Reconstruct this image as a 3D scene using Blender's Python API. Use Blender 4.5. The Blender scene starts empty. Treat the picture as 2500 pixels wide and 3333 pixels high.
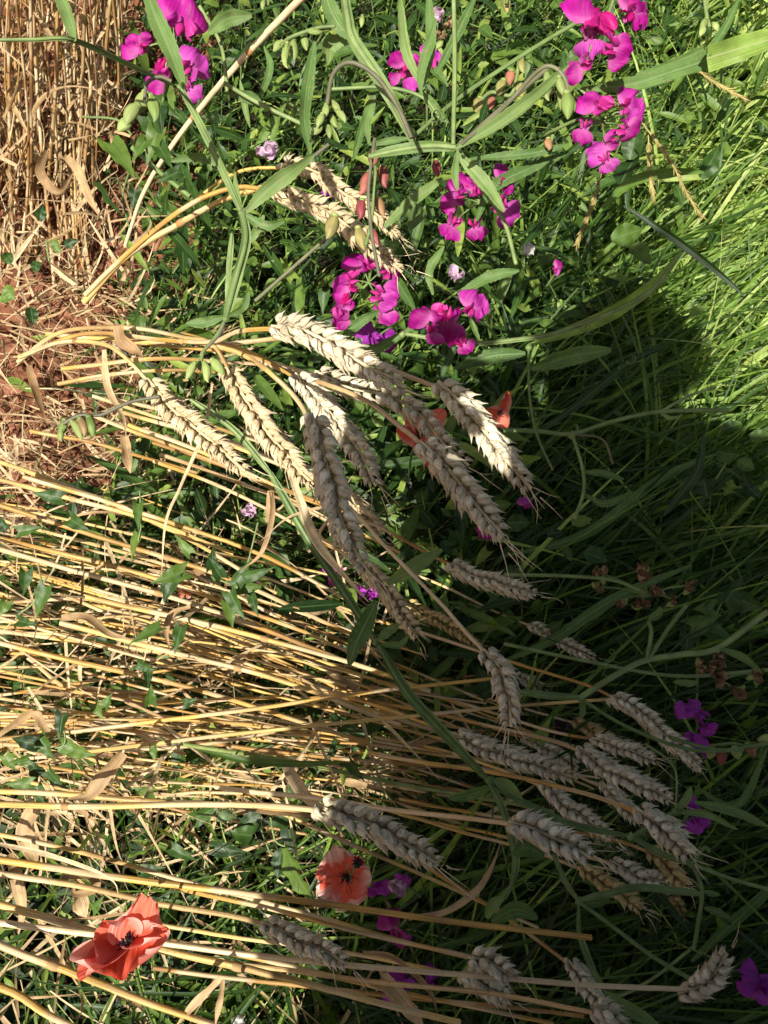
import bpy, math, random
import numpy as np
from mathutils import Vector, Matrix

random.seed(7); RG = np.random.default_rng(7)
# ------------------------------------------------------------------ camera, light, exposure
FPX, CX, CY, H = 2616.0, 1250.0, 1666.5, 1.10
PITCH = math.radians(68)
F = np.array([0, math.cos(PITCH), -math.sin(PITCH)]); U = np.array([0, math.sin(PITCH), math.cos(PITCH)]); R = np.array([1., 0, 0])
CAM = np.array([0, 0, H])
SUN_DIR = np.array([.229, .522, -.867]); SUN_DIR = SUN_DIR/np.linalg.norm(SUN_DIR)
sc = bpy.context.scene
col = sc.collection
cam = bpy.data.cameras.new('camera'); co = bpy.data.objects.new('camera', cam); col.objects.link(co)
cam.sensor_fit = 'VERTICAL'; cam.angle_y = 2*math.atan(3333/2/FPX) if hasattr(cam, 'angle_y') else cam.angle
cam.sensor_height = 24.0; cam.lens = 24.0*FPX/3333
cam.clip_start = 0.01; cam.clip_end = 200
co.location = CAM; co.rotation_euler = (math.radians(90)-PITCH, 0, 0)
sc.camera = co
w = bpy.data.worlds.new('World'); sc.world = w; w.use_nodes = True
nt = w.node_tree; sky = nt.nodes.new('ShaderNodeTexSky'); sky.sky_type = 'NISHITA'; sky.sun_disc = False; sky.ozone_density = .3; sky.dust_density = 4; sky.air_density = .8
sky.sun_elevation = math.asin(-SUN_DIR[2]); sky.sun_rotation = math.atan2(-SUN_DIR[0], -SUN_DIR[1])
bg = nt.nodes['Background']; wm = nt.nodes.new('ShaderNodeMix'); wm.data_type = 'RGBA'; wm.blend_type = 'MULTIPLY'; wm.inputs[0].default_value = 1; wm.inputs[7].default_value = (1, .97, .88, 1)
nt.links.new(sky.outputs[0], wm.inputs[6]); nt.links.new(wm.outputs[2], bg.inputs[0]); bg.inputs[1].default_value = 0.058
sl = bpy.data.lights.new('sun', 'SUN'); sl.energy = 5.0; sl.angle = math.radians(0.5); sl.color = (1, .95, .86)
so = bpy.data.objects.new('sun', sl); col.objects.link(so)
so.rotation_euler = Vector(SUN_DIR).to_track_quat('-Z', 'Y').to_euler(); so.location = (-1, -3, 5)
sc.view_settings.view_transform = 'Standard'; sc.view_settings.look = 'None'
sc.view_settings.exposure = 0.75; sc.view_settings.gamma = 1
try:
    sc.cycles.max_bounces = 6; sc.cycles.diffuse_bounces = 3; sc.cycles.transmission_bounces = 3; sc.cycles.transparent_max_bounces = 4
except Exception: pass

# ------------------------------------------------------------------ geometry helpers
def ray(px, py):
    px = np.asarray(px, float)[..., None]; py = np.asarray(py, float)[..., None]
    return F + R*(px-CX)/FPX + U*(CY-py)/FPX
def P(px, py, h=0.0):                       # the point at height h seen at that place of the photo
    d = ray(px, py); t = (np.asarray(h, float)-H)/d[..., 2]
    return CAM + d*np.asarray(t)[..., None]
def D(px, py, dep): return CAM + ray(px, py)*np.asarray(dep, float)[..., None]
def dground(px, py): return -H/ray(px, py)[..., 2]
def nz(v): return v/np.maximum(np.linalg.norm(v, axis=-1, keepdims=True), 1e-9)
def cr(pts, n):                             # Catmull-Rom through pts, n samples
    p = np.asarray(pts, float)
    if len(p) == 2: return p[0]+(p[1]-p[0])*np.linspace(0, 1, n)[:, None]
    p = np.vstack([2*p[0]-p[1], p, 2*p[-1]-p[-2]]); m = len(p)-3
    seg = np.linalg.norm(np.diff(p[1:-1], axis=0), axis=1); cum = np.concatenate([[0], np.cumsum(seg)])
    s = np.linspace(0, cum[-1], n); i = np.clip(np.searchsorted(cum, s, 'right')-1, 0, m-1)
    t = ((s-cum[i])/np.maximum(seg[i], 1e-9))[:, None]
    a, b, c, d = p[i], p[i+1], p[i+2], p[i+3]
    return .5*(2*b+(c-a)*t+(2*a-5*b+4*c-d)*t*t+(3*b-a-3*c+d)*t**3)
class MB:
    def __init__(s): s.v = []; s.f = []; s.a = []; s.n = 0
    def add(s, v, f, a):
        v = v.reshape(-1, 3); s.v.append(v); s.f.append(f.reshape(-1, 4)+s.n); s.a.append(np.broadcast_to(a, v.shape).reshape(-1, 3) if np.ndim(a) == 1 else a.reshape(-1, 3)); s.n += len(v)
        return s
    def build(s, name, mat, parent=None, smooth=True):
        me = bpy.data.meshes.new(name); v = np.concatenate(s.v).astype(np.float32); f = np.concatenate(s.f).astype(np.int32)
        me.vertices.add(len(v)); me.vertices.foreach_set('co', v.ravel())
        me.loops.add(f.size); me.loops.foreach_set('vertex_index', f.ravel())
        me.polygons.add(len(f)); me.polygons.foreach_set('loop_start', np.arange(0, f.size, 4, dtype=np.int32))
        me.polygons.foreach_set('use_smooth', np.full(len(f), smooth))
        at = me.attributes.new('puv', 'FLOAT_VECTOR', 'POINT'); at.data.foreach_set('vector', np.concatenate(s.a).astype(np.float32).ravel())
        me.update(calc_edges=True); me.materials.append(mat)
        o = bpy.data.objects.new(name, me); col.objects.link(o)
        if parent is not None: o.parent = parent; o.matrix_parent_inverse = parent.matrix_world.inverted()
        return o
def tag(o, label=None, cat=None, group=None, kind=None):
    if label: o['label'] = label
    if cat: o['category'] = cat
    if group: o['group'] = group
    if kind: o['kind'] = kind
    return o
def thing(name, loc, label, cat, group=None):
    o = bpy.data.objects.new(name, None); col.objects.link(o); o.location = [float(x) for x in loc]; o.empty_display_size = .02
    o.matrix_world = Matrix.Translation(o.location)
    return tag(o, label, cat, group)
def gridfaces(B, n, k, wrap=False):
    i = np.arange(n-1)[:, None]; j = np.arange(k if wrap else k-1)[None]
    j2 = (j+1) % k
    q = np.stack([i*k+j, i*k+j2, (i+1)*k+j2, (i+1)*k+j], -1).reshape(-1, 4)
    return (q[None]+(np.arange(B)*n*k)[:, None, None]).reshape(-1, 4)
def tube(mb, pts, rad, n=8, rnd=None, flat=1.0, up=(0, 0, 1)):
    pts = np.asarray(pts, float); N = len(pts); rad = np.broadcast_to(rad, (N,)).astype(float)
    T = nz(np.gradient(pts, axis=0)); S = np.cross(T, np.array(up)+1e-3); S = nz(S); Q = np.cross(S, T)
    a = np.arange(n)*2*math.pi/n
    v = pts[:, None]+rad[:, None, None]*(np.cos(a)[None, :, None]*S[:, None]+flat*np.sin(a)[None, :, None]*Q[:, None])
    L = np.concatenate([[0], np.cumsum(np.linalg.norm(np.diff(pts, axis=0), axis=1))])
    at = np.empty((N, n, 3)); at[..., 0] = L[:, None]; at[..., 1] = np.abs(np.linspace(-1, 1, n))[None]; at[..., 2] = random.random() if rnd is None else rnd
    v2 = np.concatenate([v.reshape(-1, 3)]); f = gridfaces(1, N, n, True)
    mb.add(v2, f, at)
    return mb
def strips(mb, Pc, W, S, Nn, fold=0., k=3, rnd=None, lobe=0., cup=0., wav=0., ser=0.):
    """Pc BxNx3 centre lines, W BxN half widths, S side vectors, Nn normals"""
    B, N = W.shape; s = np.linspace(-1, 1, k)
    Ws = W[:, :, None]*np.ones(k)
    if ser: Ws = Ws*(1+ser*((np.arange(N) % 2)*2-1)[None, :, None]*np.abs(s))
    fo = np.broadcast_to(np.asarray(fold, float).reshape(-1, 1, 1) if np.ndim(fold) else fold, (B, 1, 1))
    v = Pc[:, :, None]+S[:, :, None]*(Ws*s)[..., None]+Nn[:, :, None]*((np.abs(s)*Ws)*fo+cup*(s**2)*Ws)[..., None]
    if wav:
        ph = RG.uniform(0, 6.28, (B, 1, 1)); u = np.linspace(0, 1, N)[None, :, None]
        v = v+Nn[:, :, None]*(wav*Ws*np.abs(s)*np.sin(ph+u*17+s*1.7))[..., None]
    if np.any(lobe):
        T = np.gradient(Pc, axis=1); T = nz(T); u = np.linspace(0, 1, N)
        lo = np.asarray(lobe, float).reshape(-1, 1, 1)
        v = v-T[:, :, None]*(lo*W.max(1)[:, None, None]*(np.abs(s)[None, None]**1.5)*np.clip(1-u*4, 0, 1)[None, :, None])[..., None]
    at = np.empty((B, N, k, 3)); L = np.linalg.norm(np.diff(Pc, axis=1), axis=-1).sum(1)
    at[..., 0] = (np.linspace(0, 1, N)[None]*L[:, None])[..., None]; at[..., 1] = s
    at[..., 2] = (RG.random(B) if rnd is None else np.broadcast_to(rnd, (B,)))[:, None, None]
    mb.add(v, gridfaces(B, N, k), at)
    return mb
def blades(mb, base, dirv, L, Wd, bend, n=7, fold=.35, tw=.6, prof='blade', k=3, droop=None, rnd=None, lobe=0., nrm=None, wav=0., ser=0., cup=0.):
    """batch of curved blades / leaves. bend: change of pitch along the length (radians, downwards)"""
    B = len(base); d = nz(dirv); up = np.array([0, 0, 1.])
    hor = d*np.array([1, 1, 0]); hor = nz(hor+1e-6); pit = np.arcsin(np.clip(d[:, 2], -1, 1))
    u = np.linspace(0, 1, n); ang = pit[:, None]-bend[:, None]*u[None]**1.3
    side0 = np.cross(hor, up)
    yaw = RG.normal(0, .25, B)[:, None]*u[None]*(1 if prof == 'blade' else .4)
    hd = hor[:, None]*np.cos(yaw)[..., None]+side0[:, None]*np.sin(yaw)[..., None]
    T = hd*np.cos(ang)[..., None]+up*np.sin(ang)[..., None]
    step = (L/(n-1))[:, None, None]; Pc = base[:, None]+np.concatenate([np.zeros((B, 1, 3)), np.cumsum((T[:, :-1]+T[:, 1:])/2*step, 1)], 1)
    Pc[..., 2] = np.maximum(Pc[..., 2], .004)
    S = np.cross(T, up); S = nz(S); Nn = np.cross(S, T)
    if nrm is not None: S = nz(np.cross(T, nrm[:, None])); Nn = np.cross(S, T)
    rot = (RG.normal(0, tw, B)[:, None]+RG.normal(0, tw*.5, B)[:, None]*u[None])[..., None]
    S, Nn = S*np.cos(rot)+Nn*np.sin(rot), Nn*np.cos(rot)-S*np.sin(rot)
    if prof == 'blade': pw = np.clip(.75+.5*u-1.25*u**2.2, 0.02, 1)
    elif prof == 'lance': pw = np.sin(math.pi*np.clip(u*.94+.03, 0, 1))**.8
    elif prof == 'ovate': pw = np.sin(math.pi*np.clip(u, .03, .985)**.72)**.75
    elif prof == 'arrow': pw = np.clip((1.05-u)**.8*(.95+.25*np.sin(u*5)), .03, 1.1)
    elif prof == 'dry': pw = .8+.2*np.sin(u*7)-.75*u**3
    strips(mb, Pc, Wd[:, None]*pw[None], S, Nn, fold, k, rnd, lobe, cup, wav, ser)
    return mb

# ------------------------------------------------------------------ materials
def ramp(nt, fac, stops):
    r = nt.nodes.new('ShaderNodeValToRGB'); e = r.color_ramp.elements
    while len(e) < len(stops): e.new(.5)
    for k, (p, c) in enumerate(stops): e[k].position = p; e[k].color = (*c, 1)
    nt.links.new(fac, r.inputs[0]); return r.outputs[0]
def mathn(nt, op, a, b=None, c=None):
    m = nt.nodes.new('ShaderNodeMath'); m.operation = op
    for i, x in enumerate((a, b, c)):
        if x is None: continue
        if isinstance(x, (int, float)): m.inputs[i].default_value = x
        else: nt.links.new(x, m.inputs[i])
    return m.outputs[0]
def mixc(nt, fac, a, b, mode='MIX'):
    m = nt.nodes.new('ShaderNodeMix'); m.data_type = 'RGBA'; m.blend_type = mode
    for s, x in ((m.inputs[0], fac), (m.inputs[6], a), (m.inputs[7], b)):
        if isinstance(x, (int, float)): s.default_value = x
        elif isinstance(x, tuple): s.default_value = (*x, 1)
        else: nt.links.new(x, s)
    return m.outputs[2]
def seg_tone(nt, c, u, rn):
    cb = nt.nodes.new('ShaderNodeCombineXYZ'); nt.links.new(mathn(nt, 'MULTIPLY', u, 14), cb.inputs[0]); nt.links.new(mathn(nt, 'MULTIPLY', rn, 53), cb.inputs[1])
    n = nt.nodes.new('ShaderNodeTexNoise'); n.inputs['Scale'].default_value = 1; n.inputs['Detail'].default_value = 1; nt.links.new(cb.outputs[0], n.inputs['Vector'])
    c = mixc(nt, ramp(nt, n.outputs[0], [(.50, (0,)*3), (.56, (.75,)*3)]), c, (.58, .45, .27))
    return mixc(nt, ramp(nt, n.outputs[0], [(.36, (.6,)*3), (.42, (0,)*3)]), c, (.28, .16, .07))
def mat(name, stops, rough=.5, spec=.3, trans=0., streak=0., streak_scale=(30, 60), speck=0., speckc=(.1, .06, .03), rib=None, ribf=.4,
        noise=.25, nscale=90, objrnd=.0, bump=.2, edge=None, tcol=None, coat=0., grad=None, segs=False):
    m = bpy.data.materials.new(name); m.use_nodes = True; nt = m.node_tree; bs = nt.nodes['Principled BSDF']
    at = nt.nodes.new('ShaderNodeAttribute'); at.attribute_name = 'puv'
    sp = nt.nodes.new('ShaderNodeSeparateXYZ'); nt.links.new(at.outputs['Vector'], sp.inputs[0])
    u, v, rn = sp.outputs
    oi = nt.nodes.new('ShaderNodeObjectInfo'); tc = nt.nodes.new('ShaderNodeTexCoord')
    fac = rn
    if objrnd: fac = mathn(nt, 'ADD', mathn(nt, 'MULTIPLY', rn, 1-objrnd), mathn(nt, 'MULTIPLY', oi.outputs['Random'], objrnd))
    c = ramp(nt, fac, stops)
    nn = nt.nodes.new('ShaderNodeTexNoise'); nn.inputs['Scale'].default_value = nscale; nn.inputs['Detail'].default_value = 3
    nt.links.new(tc.outputs['Object'], nn.inputs['Vector'])
    hgt = nn.outputs[0]
    if segs: c = seg_tone(nt, c, u, rn)
    if noise:
        k = ramp(nt, nn.outputs[0], [(.3, (1-noise,)*3), (.7, (1+noise,)*3)]); c = mixc(nt, 1., c, k, 'MULTIPLY')
    if streak:
        cb = nt.nodes.new('ShaderNodeCombineXYZ'); nt.links.new(mathn(nt, 'MULTIPLY', u, streak_scale[0]), cb.inputs[0])
        nt.links.new(mathn(nt, 'MULTIPLY', v, streak_scale[1]/10), cb.inputs[1]); nt.links.new(mathn(nt, 'MULTIPLY', rn, 97), cb.inputs[2])
        n2 = nt.nodes.new('ShaderNodeTexNoise'); n2.inputs['Scale'].default_value = 1.; n2.inputs['Detail'].default_value = 4; nt.links.new(cb.outputs[0], n2.inputs['Vector'])
        k = ramp(nt, n2.outputs[0], [(.32, (1-streak,)*3), (.66, (1+streak*.6,)*3)]); c = mixc(nt, 1., c, k, 'MULTIPLY'); hgt = n2.outputs[0]
    if edge: 
        av = mathn(nt, 'ABSOLUTE', v); k = ramp(nt, av, [(.45, (0, 0, 0)), (1., (1, 1, 1))]); c = mixc(nt, k, c, edge)
    if grad:                                # true petal colour: another tone at the base of the petal
        k = ramp(nt, u, [(grad[1], (1, 1, 1)), (grad[2], (0, 0, 0))]); c = mixc(nt, k, c, grad[0])
    if rib:
        av = mathn(nt, 'ABSOLUTE', v); k = ramp(nt, av, [(.0, (ribf,)*3), (.13, (0, 0, 0))]); c = mixc(nt, k, c, rib)
    if speck:
        n3 = nt.nodes.new('ShaderNodeTexNoise'); n3.inputs['Scale'].default_value = 420; n3.inputs['Detail'].default_value = 1; nt.links.new(tc.outputs['Object'], n3.inputs['Vector'])
        k = ramp(nt, n3.outputs[0], [(.64, (0, 0, 0)), (.70, (speck,)*3)]); c = mixc(nt, k, c, speckc)
    nt.links.new(c, bs.inputs['Base Color']); bs.inputs['Roughness'].default_value = rough
    bs.inputs['Specular IOR Level'].default_value = spec; bs.inputs['Coat Weight'].default_value = coat
    if bump:
        b = nt.nodes.new('ShaderNodeBump'); b.inputs['Strength'].default_value = bump; b.inputs['Distance'].default_value = .002
        nt.links.new(hgt, b.inputs['Height']); nt.links.new(b.outputs[0], bs.inputs['Normal'])
    if trans:
        t = nt.nodes.new('ShaderNodeBsdfTranslucent'); mx = nt.nodes.new('ShaderNodeMixShader'); mx.inputs[0].default_value = trans
        cc = mixc(nt, 1., c, tcol, 'MULTIPLY') if tcol else c
        nt.links.new(cc, t.inputs[0]); out = nt.nodes['Material Output']
        nt.links.new(bs.outputs[0], mx.inputs[1]); nt.links.new(t.outputs[0], mx.inputs[2]); nt.links.new(mx.outputs[0], out.inputs[0])
    return m
STANDSTRAW = mat('brown_straw', [(0, (.15, .075, .03)), (.4, (.29, .16, .055)), (.8, (.50, .31, .11)), (1, (.26, .17, .09))], .42, .4, 0, .36, (18, 60), .4, objrnd=.6, noise=.2, nscale=25, segs=True)
STRAW = mat('golden_straw', [(0, (.30, .16, .045)), (.25, (.46, .26, .065)), (.5, (.58, .36, .09)), (.75, (.62, .44, .16)), (1, (.40, .28, .15))], .5, .35, 0, .42, (18, 60), .3, objrnd=.6, noise=.16, nscale=25, segs=True)
PALESTRAW = mat('pale_straw', [(0, (.62, .45, .24)), (1, (.74, .60, .38))], .42, .4, 0, .25, (18, 60), .2, objrnd=.5, noise=.1)
NODE = mat('straw_node', [(0, (.32, .18, .07)), (1, (.46, .30, .14))], .6, .2)
DRY = mat('dry_leaf', [(0, (.22, .12, .05)), (.5, (.44, .30, .15)), (1, (.68, .54, .33))], .55, .3, .15, .45, (10, 90), .35, (.14, .08, .04), objrnd=.5)
HUSK = mat('wheat_husk', [(0, (.56, .40, .19)), (.5, (.74, .59, .34)), (1, (.84, .73, .50))], .5, .3, .06, .42, (60, 95), .5, (.16, .11, .08), noise=.30, nscale=110, bump=.6, objrnd=.25, edge=(.60, .48, .30))
HUSKG = mat('sky_toned_wheat_husk', [(0, (.60, .47, .27)), (.3, (.80, .71, .50)), (.7, (.88, .81, .60)), (1, (.90, .87, .73))], .5, .3, .06, .34, (60, 95), .6, (.14, .10, .07), noise=.32, nscale=110, bump=.6, objrnd=.2, edge=(.60, .50, .34))  # sky light on the shaded ears put into this paler husk colour
HUSKY = mat('golden_wheat_husk', [(0, (.50, .32, .12)), (.5, (.66, .49, .20)), (1, (.74, .62, .34))], .5, .3, .06, .42, (60, 95), .5, (.14, .09, .05), noise=.3, nscale=110, bump=.6, objrnd=.3)
AWN = mat('awn', [(0, (.62, .50, .30)), (1, (.75, .64, .44))], .5, .3)
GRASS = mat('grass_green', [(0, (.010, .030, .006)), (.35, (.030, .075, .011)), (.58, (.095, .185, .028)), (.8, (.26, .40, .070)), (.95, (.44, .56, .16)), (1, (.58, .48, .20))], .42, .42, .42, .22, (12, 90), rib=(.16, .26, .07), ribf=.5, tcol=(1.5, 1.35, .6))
WEED = mat('weed_leaf', [(0, (.014, .038, .008)), (.5, (.045, .100, .016)), (.85, (.13, .21, .034)), (1, (.28, .36, .07))], .45, .35, .3, .12, (60, 40), rib=(.13, .22, .08), ribf=.6, tcol=(1.4, 1.3, .6), noise=.25)
BED = mat('shade_toned_bed_leaf', [(0, (.012, .028, .007)), (1, (.03, .06, .012))], .6, .2)  # deep shade between plants put into this dark leaf colour
PEALEAF = mat('pea_leaf', [(0, (.075, .15, .035)), (.5, (.12, .21, .055)), (1, (.19, .28, .085))], .5, .3, .25, .38, (14, 110), .6, (.24, .22, .09), rib=(.2, .3, .13), ribf=.7, tcol=(1.3, 1.3, .6), noise=.15)
PEASTEM = mat('pea_stem', [(0, (.12, .19, .055)), (1, (.21, .28, .10))], .45, .35, .12, .22, (14, 70), .2, (.22, .16, .09))
DARKSTEM = mat('purplish_stem', [(0, (.11, .10, .07)), (1, (.15, .15, .08))], .5, .3, 0, .2, (20, 60))
BUD = mat('green_bud', [(0, (.17, .25, .06)), (1, (.30, .36, .12))], .5, .3, .15, .2, (60, 40))
PINKBUD = mat('pink_bud', [(0, (.26, .045, .06)), (.4, (.34, .13, .08)), (.7, (.30, .24, .09)), (1, (.26, .27, .08))], .5, .3, .15, .3, (60, 40))
MAGENTA = mat('magenta_petal', [(0, (.26, .003, .15)), (.5, (.40, .010, .25)), (1, (.44, .05, .36))], .5, .25, .3, .30, (25, 110), grad=((.55, .14, .40), .0, .005), noise=.22, tcol=(1.2, 1, 1.1), bump=.35)
PURPLE = mat('purple_petal', [(0, (.30, .02, .30)), (1, (.42, .06, .46))], .5, .25, .3, .2, (40, 60), noise=.2, bump=.3)
PINKKEEL = mat('hot_pink_petal', [(0, (.46, .006, .16)), (1, (.56, .05, .32))], .45, .3, .3, .25, (25, 110), noise=.1)
FADED = mat('faded_petal', [(0, (.55, .38, .52)), (1, (.68, .50, .60))], .6, .2, .25, .3, (40, 60), .4, (.35, .22, .15))
RED = mat('poppy_petal', [(0, (.84, .13, .07)), (1, (.88, .24, .16))], .42, .4, .32, .28, (22, 110), noise=.2, nscale=60, edge=(.88, .45, .38), bump=.8)
SALMON = mat('pale_poppy_petal', [(0, (.85, .52, .46)), (1, (.88, .60, .53))], .5, .3, .25, .22, (22, 110), noise=.18, nscale=60, grad=((.80, .12, .06), .010, .022), bump=.5)
BLACKISH = mat('stamens', [(0, (.015, .008, .015)), (1, (.05, .02, .04))], .7, .2)
CAPS = mat('seed_capsule', [(0, (.07, .12, .05)), (1, (.13, .18, .08))], .5, .3)
WITHER = mat('withered_flower', [(0, (.20, .11, .06)), (1, (.38, .27, .15))], .7, .2, .1, .35, (40, 80), .3)
SEED = mat('seed_head', [(0, (.24, .18, .06)), (1, (.42, .36, .13))], .6, .2, .1, .3, (60, 60))
WHITE = mat('white_petal', [(0, (.78, .76, .74)), (1, (.85, .83, .80))], .6, .2, .2, .15, (40, 60))
BROADLEAF = mat('reed_leaf', [(0, (.17, .30, .05)), (1, (.26, .38, .08))], .42, .35, .35, .3, (8, 110), rib=(.40, .46, .20), ribf=.8, tcol=(1.4, 1.3, .6))
def soil_mat():
    m = bpy.data.materials.new('red_soil'); m.use_nodes = True; nt = m.node_tree; bs = nt.nodes['Principled BSDF']
    tc = nt.nodes.new('ShaderNodeTexCoord')
    n1 = nt.nodes.new('ShaderNodeTexNoise'); n1.inputs['Scale'].default_value = 45; n1.inputs['Detail'].default_value = 8
    n2 = nt.nodes.new('ShaderNodeTexNoise'); n2.inputs['Scale'].default_value = 4; n2.inputs['Detail'].default_value = 3
    vo = nt.nodes.new('ShaderNodeTexVoronoi'); vo.inputs['Scale'].default_value = 70
    for n in (n1, n2, vo): nt.links.new(tc.outputs['Object'], n.inputs['Vector'])
    c = ramp(nt, n1.outputs[0], [(.3, (.10, .036, .020)), (.55, (.24, .10, .056)), (.8, (.34, .17, .10))])
    k = ramp(nt, n2.outputs[0], [(.35, (.7, .7, .7)), (.65, (1.1, 1.1, 1.1))]); c = mixc(nt, 1., c, k, 'MULTIPLY')
    at = nt.nodes.new('ShaderNodeAttribute'); at.attribute_name = 'puv'; sp = nt.nodes.new('ShaderNodeSeparateXYZ'); nt.links.new(at.outputs['Vector'], sp.inputs[0])
    c = mixc(nt, sp.outputs[0], c, (.022, .016, .010))      # shade of the gaps painted into the soil under the plants
    nt.links.new(c, bs.inputs['Base Color']); bs.inputs['Roughness'].default_value = .95; bs.inputs['Specular IOR Level'].default_value = .1
    b = nt.nodes.new('ShaderNodeBump'); b.inputs['Strength'].default_value = .7; b.inputs['Distance'].default_value = .01
    hh = mathn(nt, 'ADD', n1.outputs[0], vo.outputs[0]); nt.links.new(hh, b.inputs['Height']); nt.links.new(b.outputs[0], bs.inputs['Normal'])
    return m
SOIL = soil_mat()

# ------------------------------------------------------------------ ground
def vnoise(x, y, s, seed):
    r = np.random.default_rng(seed).random((257, 257)); X = x*s % 256; Y = y*s % 256
    i = X.astype(int); j = Y.astype(int); fx = X-i; fy = Y-j; fx = fx*fx*(3-2*fx); fy = fy*fy*(3-2*fy)
    return (r[i, j]*(1-fx)+r[i+1, j]*fx)*(1-fy)+(r[i, j+1]*(1-fx)+r[i+1, j+1]*fx)*fy
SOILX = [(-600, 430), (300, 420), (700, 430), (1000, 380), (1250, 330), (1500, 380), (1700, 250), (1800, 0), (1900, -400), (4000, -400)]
def ground():
    def axis(lo, hi, d, far):
        a = np.arange(lo, hi, d); ext = np.array([.1, .3, .8, 2, 6, 20, 60, far]); return np.concatenate([lo-ext[::-1], a, hi+ext])
    x = axis(-1.3, 1.2, .008, 120); y = axis(-.6, 2.2, .008, 120); X, Y = np.meshgrid(x, y, indexing='ij')
    z = -.035+.026*vnoise(X+200, Y+200, 18, 1)+.024*vnoise(X+200, Y+200, 55, 2)+.013*vnoise(X+200, Y+200, 120, 3)
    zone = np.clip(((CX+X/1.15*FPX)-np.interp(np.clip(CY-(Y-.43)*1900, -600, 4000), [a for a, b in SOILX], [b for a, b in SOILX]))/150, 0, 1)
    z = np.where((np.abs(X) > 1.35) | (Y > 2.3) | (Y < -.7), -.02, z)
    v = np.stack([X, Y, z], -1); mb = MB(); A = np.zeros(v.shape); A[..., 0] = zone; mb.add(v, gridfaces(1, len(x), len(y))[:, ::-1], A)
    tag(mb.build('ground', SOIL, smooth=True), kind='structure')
ground()

# ------------------------------------------------------------------ ground cover (uncountable stuff)
def lerpx(y, tab): return np.interp(y, [a for a, b in tab], [b for a, b in tab])
def sample(n, x0, x1, y0, y1): return RG.uniform(x0, x1, n), RG.uniform(y0, y1, n)
def grass_cover():
    # long grass on the right, leaning up and to the right
    mb = MB()
    px, py = sample(17000, 900, 3300, -700, 3900)
    g = lerpx(py, [(-700, 1750), (500, 1750), (850, 1600), (1300, 1600), (2000, 1500), (2600, 1350), (3900, 1100)])
    keep = RG.random(len(px)) < np.clip((px-g+250)/500, 0, 1); px, py = px[keep], py[keep]; B = len(px)
    base = P(px-120, py+60, RG.uniform(0, .09, B))
    top = (py < 850) & (px < 2250)
    az = np.where(RG.random(B) < .72, RG.normal(math.radians(26), .30, B), RG.uniform(0, 6.28, B))
    az = np.where(top & (RG.random(B) < .5), RG.uniform(0, 6.28, B), az)
    el = np.abs(RG.normal(.62, .32, B)); d = np.stack([np.cos(az)*np.cos(el), np.sin(az)*np.cos(el), np.sin(el)], -1)
    L = RG.uniform(.14, .42, B)*np.where(top, .5, 1); W = RG.uniform(.0011, .0043, B)*np.where(top, .72, 1.)
    sun_tone = np.clip((px-1750)/500, 0, 1)*np.clip((1750-py)/250, 0, 1)*.30+np.clip((px-1500)/500, 0, 1)*np.clip((900-py)/200, 0, 1)*.06  # sunlight painted into blade colour at right and top right, partly paler plants
    rn = np.clip(RG.beta(1.6, 2.2, B)*.92+sun_tone*1.15+0, 0, .955)+(RG.random(B) < .03)*.045
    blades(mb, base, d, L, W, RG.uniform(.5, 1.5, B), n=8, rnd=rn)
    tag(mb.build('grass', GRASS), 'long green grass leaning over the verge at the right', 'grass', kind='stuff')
    mb = MB(); px, py = sample(5200, 300, 2300, -500, 3800); keep = (px > lerpx(py, SOILX)+100) & ((py < 2450) | (px > 1400) | (RG.random(len(px)) < .25)); px, py = px[keep], py[keep]; B = len(px)
    az = RG.normal(.5, 1.0, B); el = RG.uniform(.2, 1.3, B); d = np.stack([np.cos(az)*np.cos(el), np.sin(az)*np.cos(el), np.sin(el)], -1)
    blades(mb, P(px, py, RG.uniform(0, .12, B)), d, RG.uniform(.08, .24, B), RG.uniform(.0009, .0028, B), RG.uniform(.3, 1.5, B), n=8, rnd=RG.beta(1.8, 2, B))
    tag(mb.build('tangled_grass', GRASS), 'tangled grass and narrow leaves between the flowers and the straw', 'grass', kind='stuff')
    # fine thin grass among weeds
    mb = MB(); px, py = sample(9000, 350, 3000, -600, 3900)
    keep = (px > lerpx(py, SOILX)+RG.normal(60, 80, len(px))) & ((py < 2450) | (px > 1400) | (RG.random(len(px)) < .3)); px, py = px[keep], py[keep]; B = len(px)
    az = RG.uniform(0, 6.28, B); el = RG.uniform(.1, 1.1, B); d = np.stack([np.cos(az)*np.cos(el), np.sin(az)*np.cos(el), np.sin(el)], -1)
    blades(mb, P(px, py, 0.), d, RG.uniform(.05, .16, B), RG.uniform(.0005, .0013, B), RG.uniform(.3, 1.4, B), n=6, rnd=np.clip(RG.beta(2, 2, B)+(RG.random(B) < .12)*.5, 0, 1))
    tag(mb.build('fine_grass', GRASS), 'fine thin grass blades among the low weeds', 'grass', kind='stuff')
grass_cover()
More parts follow.
